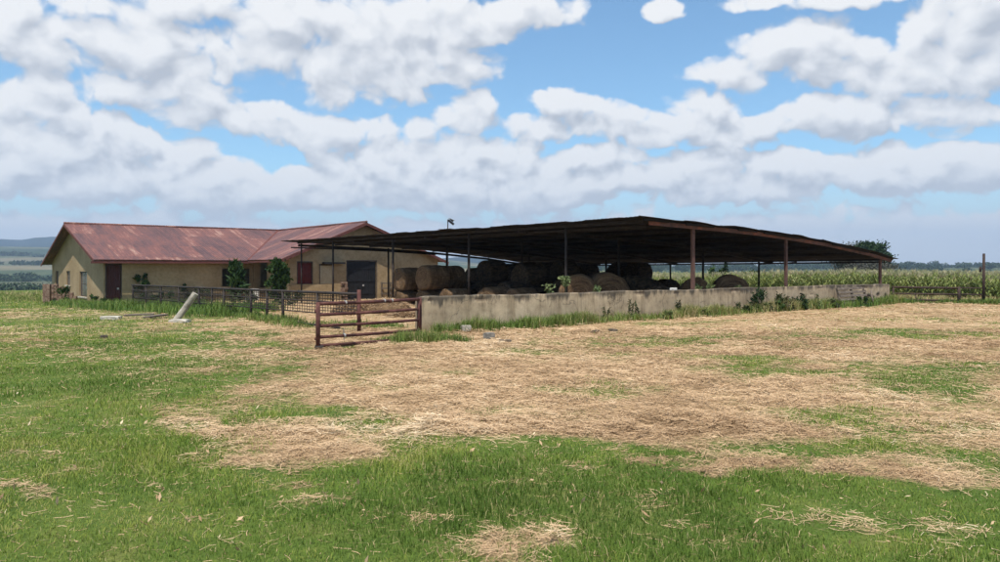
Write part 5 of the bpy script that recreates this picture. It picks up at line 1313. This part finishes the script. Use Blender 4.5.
    if fine is not None:
        v1 = N(gt, 'TexVoronoi', feature='SMOOTH_F1'); v1.inputs['Scale'].default_value = 25; v1.inputs['Smoothness'].default_value = .45; v1.inputs['Detail'].default_value = 2.5 if fine else 0.0; v1.inputs['Roughness'].default_value = .5; L(gt, mp1.outputs[0], v1.inputs['Vector'])
        D = math_(gt, 'ADD', D, math_(gt, 'MULTIPLY', math_(gt, 'SUBTRACT', .80, v1.outputs['Distance']), 1.45))
    L(gt, D, go.inputs[0]); return grp
g_fine = cloud_group('cloud_density_fine', True); g_soft = cloud_group('cloud_density_soft', False)
tc = N(nt, 'TexCoord'); sep = N(nt, 'SeparateXYZ'); L(nt, tc.outputs['Generated'], sep.inputs[0])
az = math_(nt, 'ARCTAN2', sep.outputs[0], sep.outputs[1]); el = math_(nt, 'ARCSINE', sep.outputs[2])
cmb = N(nt, 'CombineXYZ'); L(nt, az, cmb.inputs[0]); L(nt, el, cmb.inputs[1]); cmb.inputs[2].default_value = .37
def dens(vec, g):
    g_ = nt.nodes.new('ShaderNodeGroup'); g_.node_tree = g; L(nt, vec, g_.inputs[0]); return g_.outputs[0]
up = N(nt, 'VectorMath', operation='ADD'); L(nt, cmb.outputs[0], up.inputs[0]); up.inputs[1].default_value = (-.008, .021, 0)
D0 = dens(cmb.outputs[0], g_fine); D1 = dens(up.outputs[0], g_soft)
alpha = N(nt, 'MapRange', interpolation_type='SMOOTHSTEP'); L(nt, D0, alpha.inputs[0]); alpha.inputs[1].default_value = -.25; alpha.inputs[2].default_value = .62
above = math_(nt, 'MAXIMUM', math_(nt, 'MINIMUM', D1, 3.6), -.2)
lit = math_(nt, 'MULTIPLY_ADD', math_(nt, 'SUBTRACT', math_(nt, 'MINIMUM', D0, 3.4), math_(nt, 'MULTIPLY', above, 1.08)), .42, c=.80, clamp=True)
K_ = 2 ** -EXPO
shade = ramp(nt, lit, [(.06, (.54, .57, .63)), (.32, (.68, .705, .75)), (.56, (.85, .865, .89)), (.82, (.99, .99, .99))])
# far clouds near the horizon sink into pale air
hz_ = math_(nt, 'SUBTRACT', 1.0, math_(nt, 'DIVIDE', el, .125), True)
shade = mixc(nt, math_(nt, 'MULTIPLY', hz_, .72), shade, (.88, .905, .93))
cl = N(nt, 'VectorMath', operation='SCALE'); L(nt, shade, cl.inputs[0]); cl.inputs['Scale'].default_value = K_ / STR
final = mixc(nt, math_(nt, 'MULTIPLY', alpha.outputs[0], .97), mixc(nt, math_(nt, 'MULTIPLY', hz_, .85), mixc(nt, 1.0, sky.outputs[0], (.86, 1.10, 1.14), 'MULTIPLY'), tuple(c * K_ / STR for c in (.70, .765, .84))), cl.outputs[0])
# below the horizon the plain sky colour
L(nt, final, bg.inputs['Color'])

# ================================================================== CAMERA
cd_ = bpy.data.cameras.new('camera'); cam = bpy.data.objects.new('camera', cd_); COL.objects.link(cam)
cam.location = (0, 0, EYE); cam.rotation_euler = (R(90), 0, 0); cd_.sensor_width = 36; cd_.lens = F / 1000 * 36; cd_.shift_y = -(281 - HZ) / 1000; cd_.clip_end = 20000; cd_.clip_start = .05
sc.camera = cam
sc.view_settings.view_transform = 'Standard'; sc.view_settings.look = 'None'; sc.view_settings.exposure = EXPO; sc.view_settings.gamma = 1
sc.render.engine = 'CYCLES'; cy = sc.cycles
cy.use_adaptive_sampling = True; cy.adaptive_threshold = .02; cy.max_bounces = 5; cy.diffuse_bounces = 2; cy.glossy_bounces = 2; cy.transmission_bounces = 2; cy.volume_bounces = 0; cy.transparent_max_bounces = 4
cy.use_denoising = True; cy.sample_clamp_indirect = 4
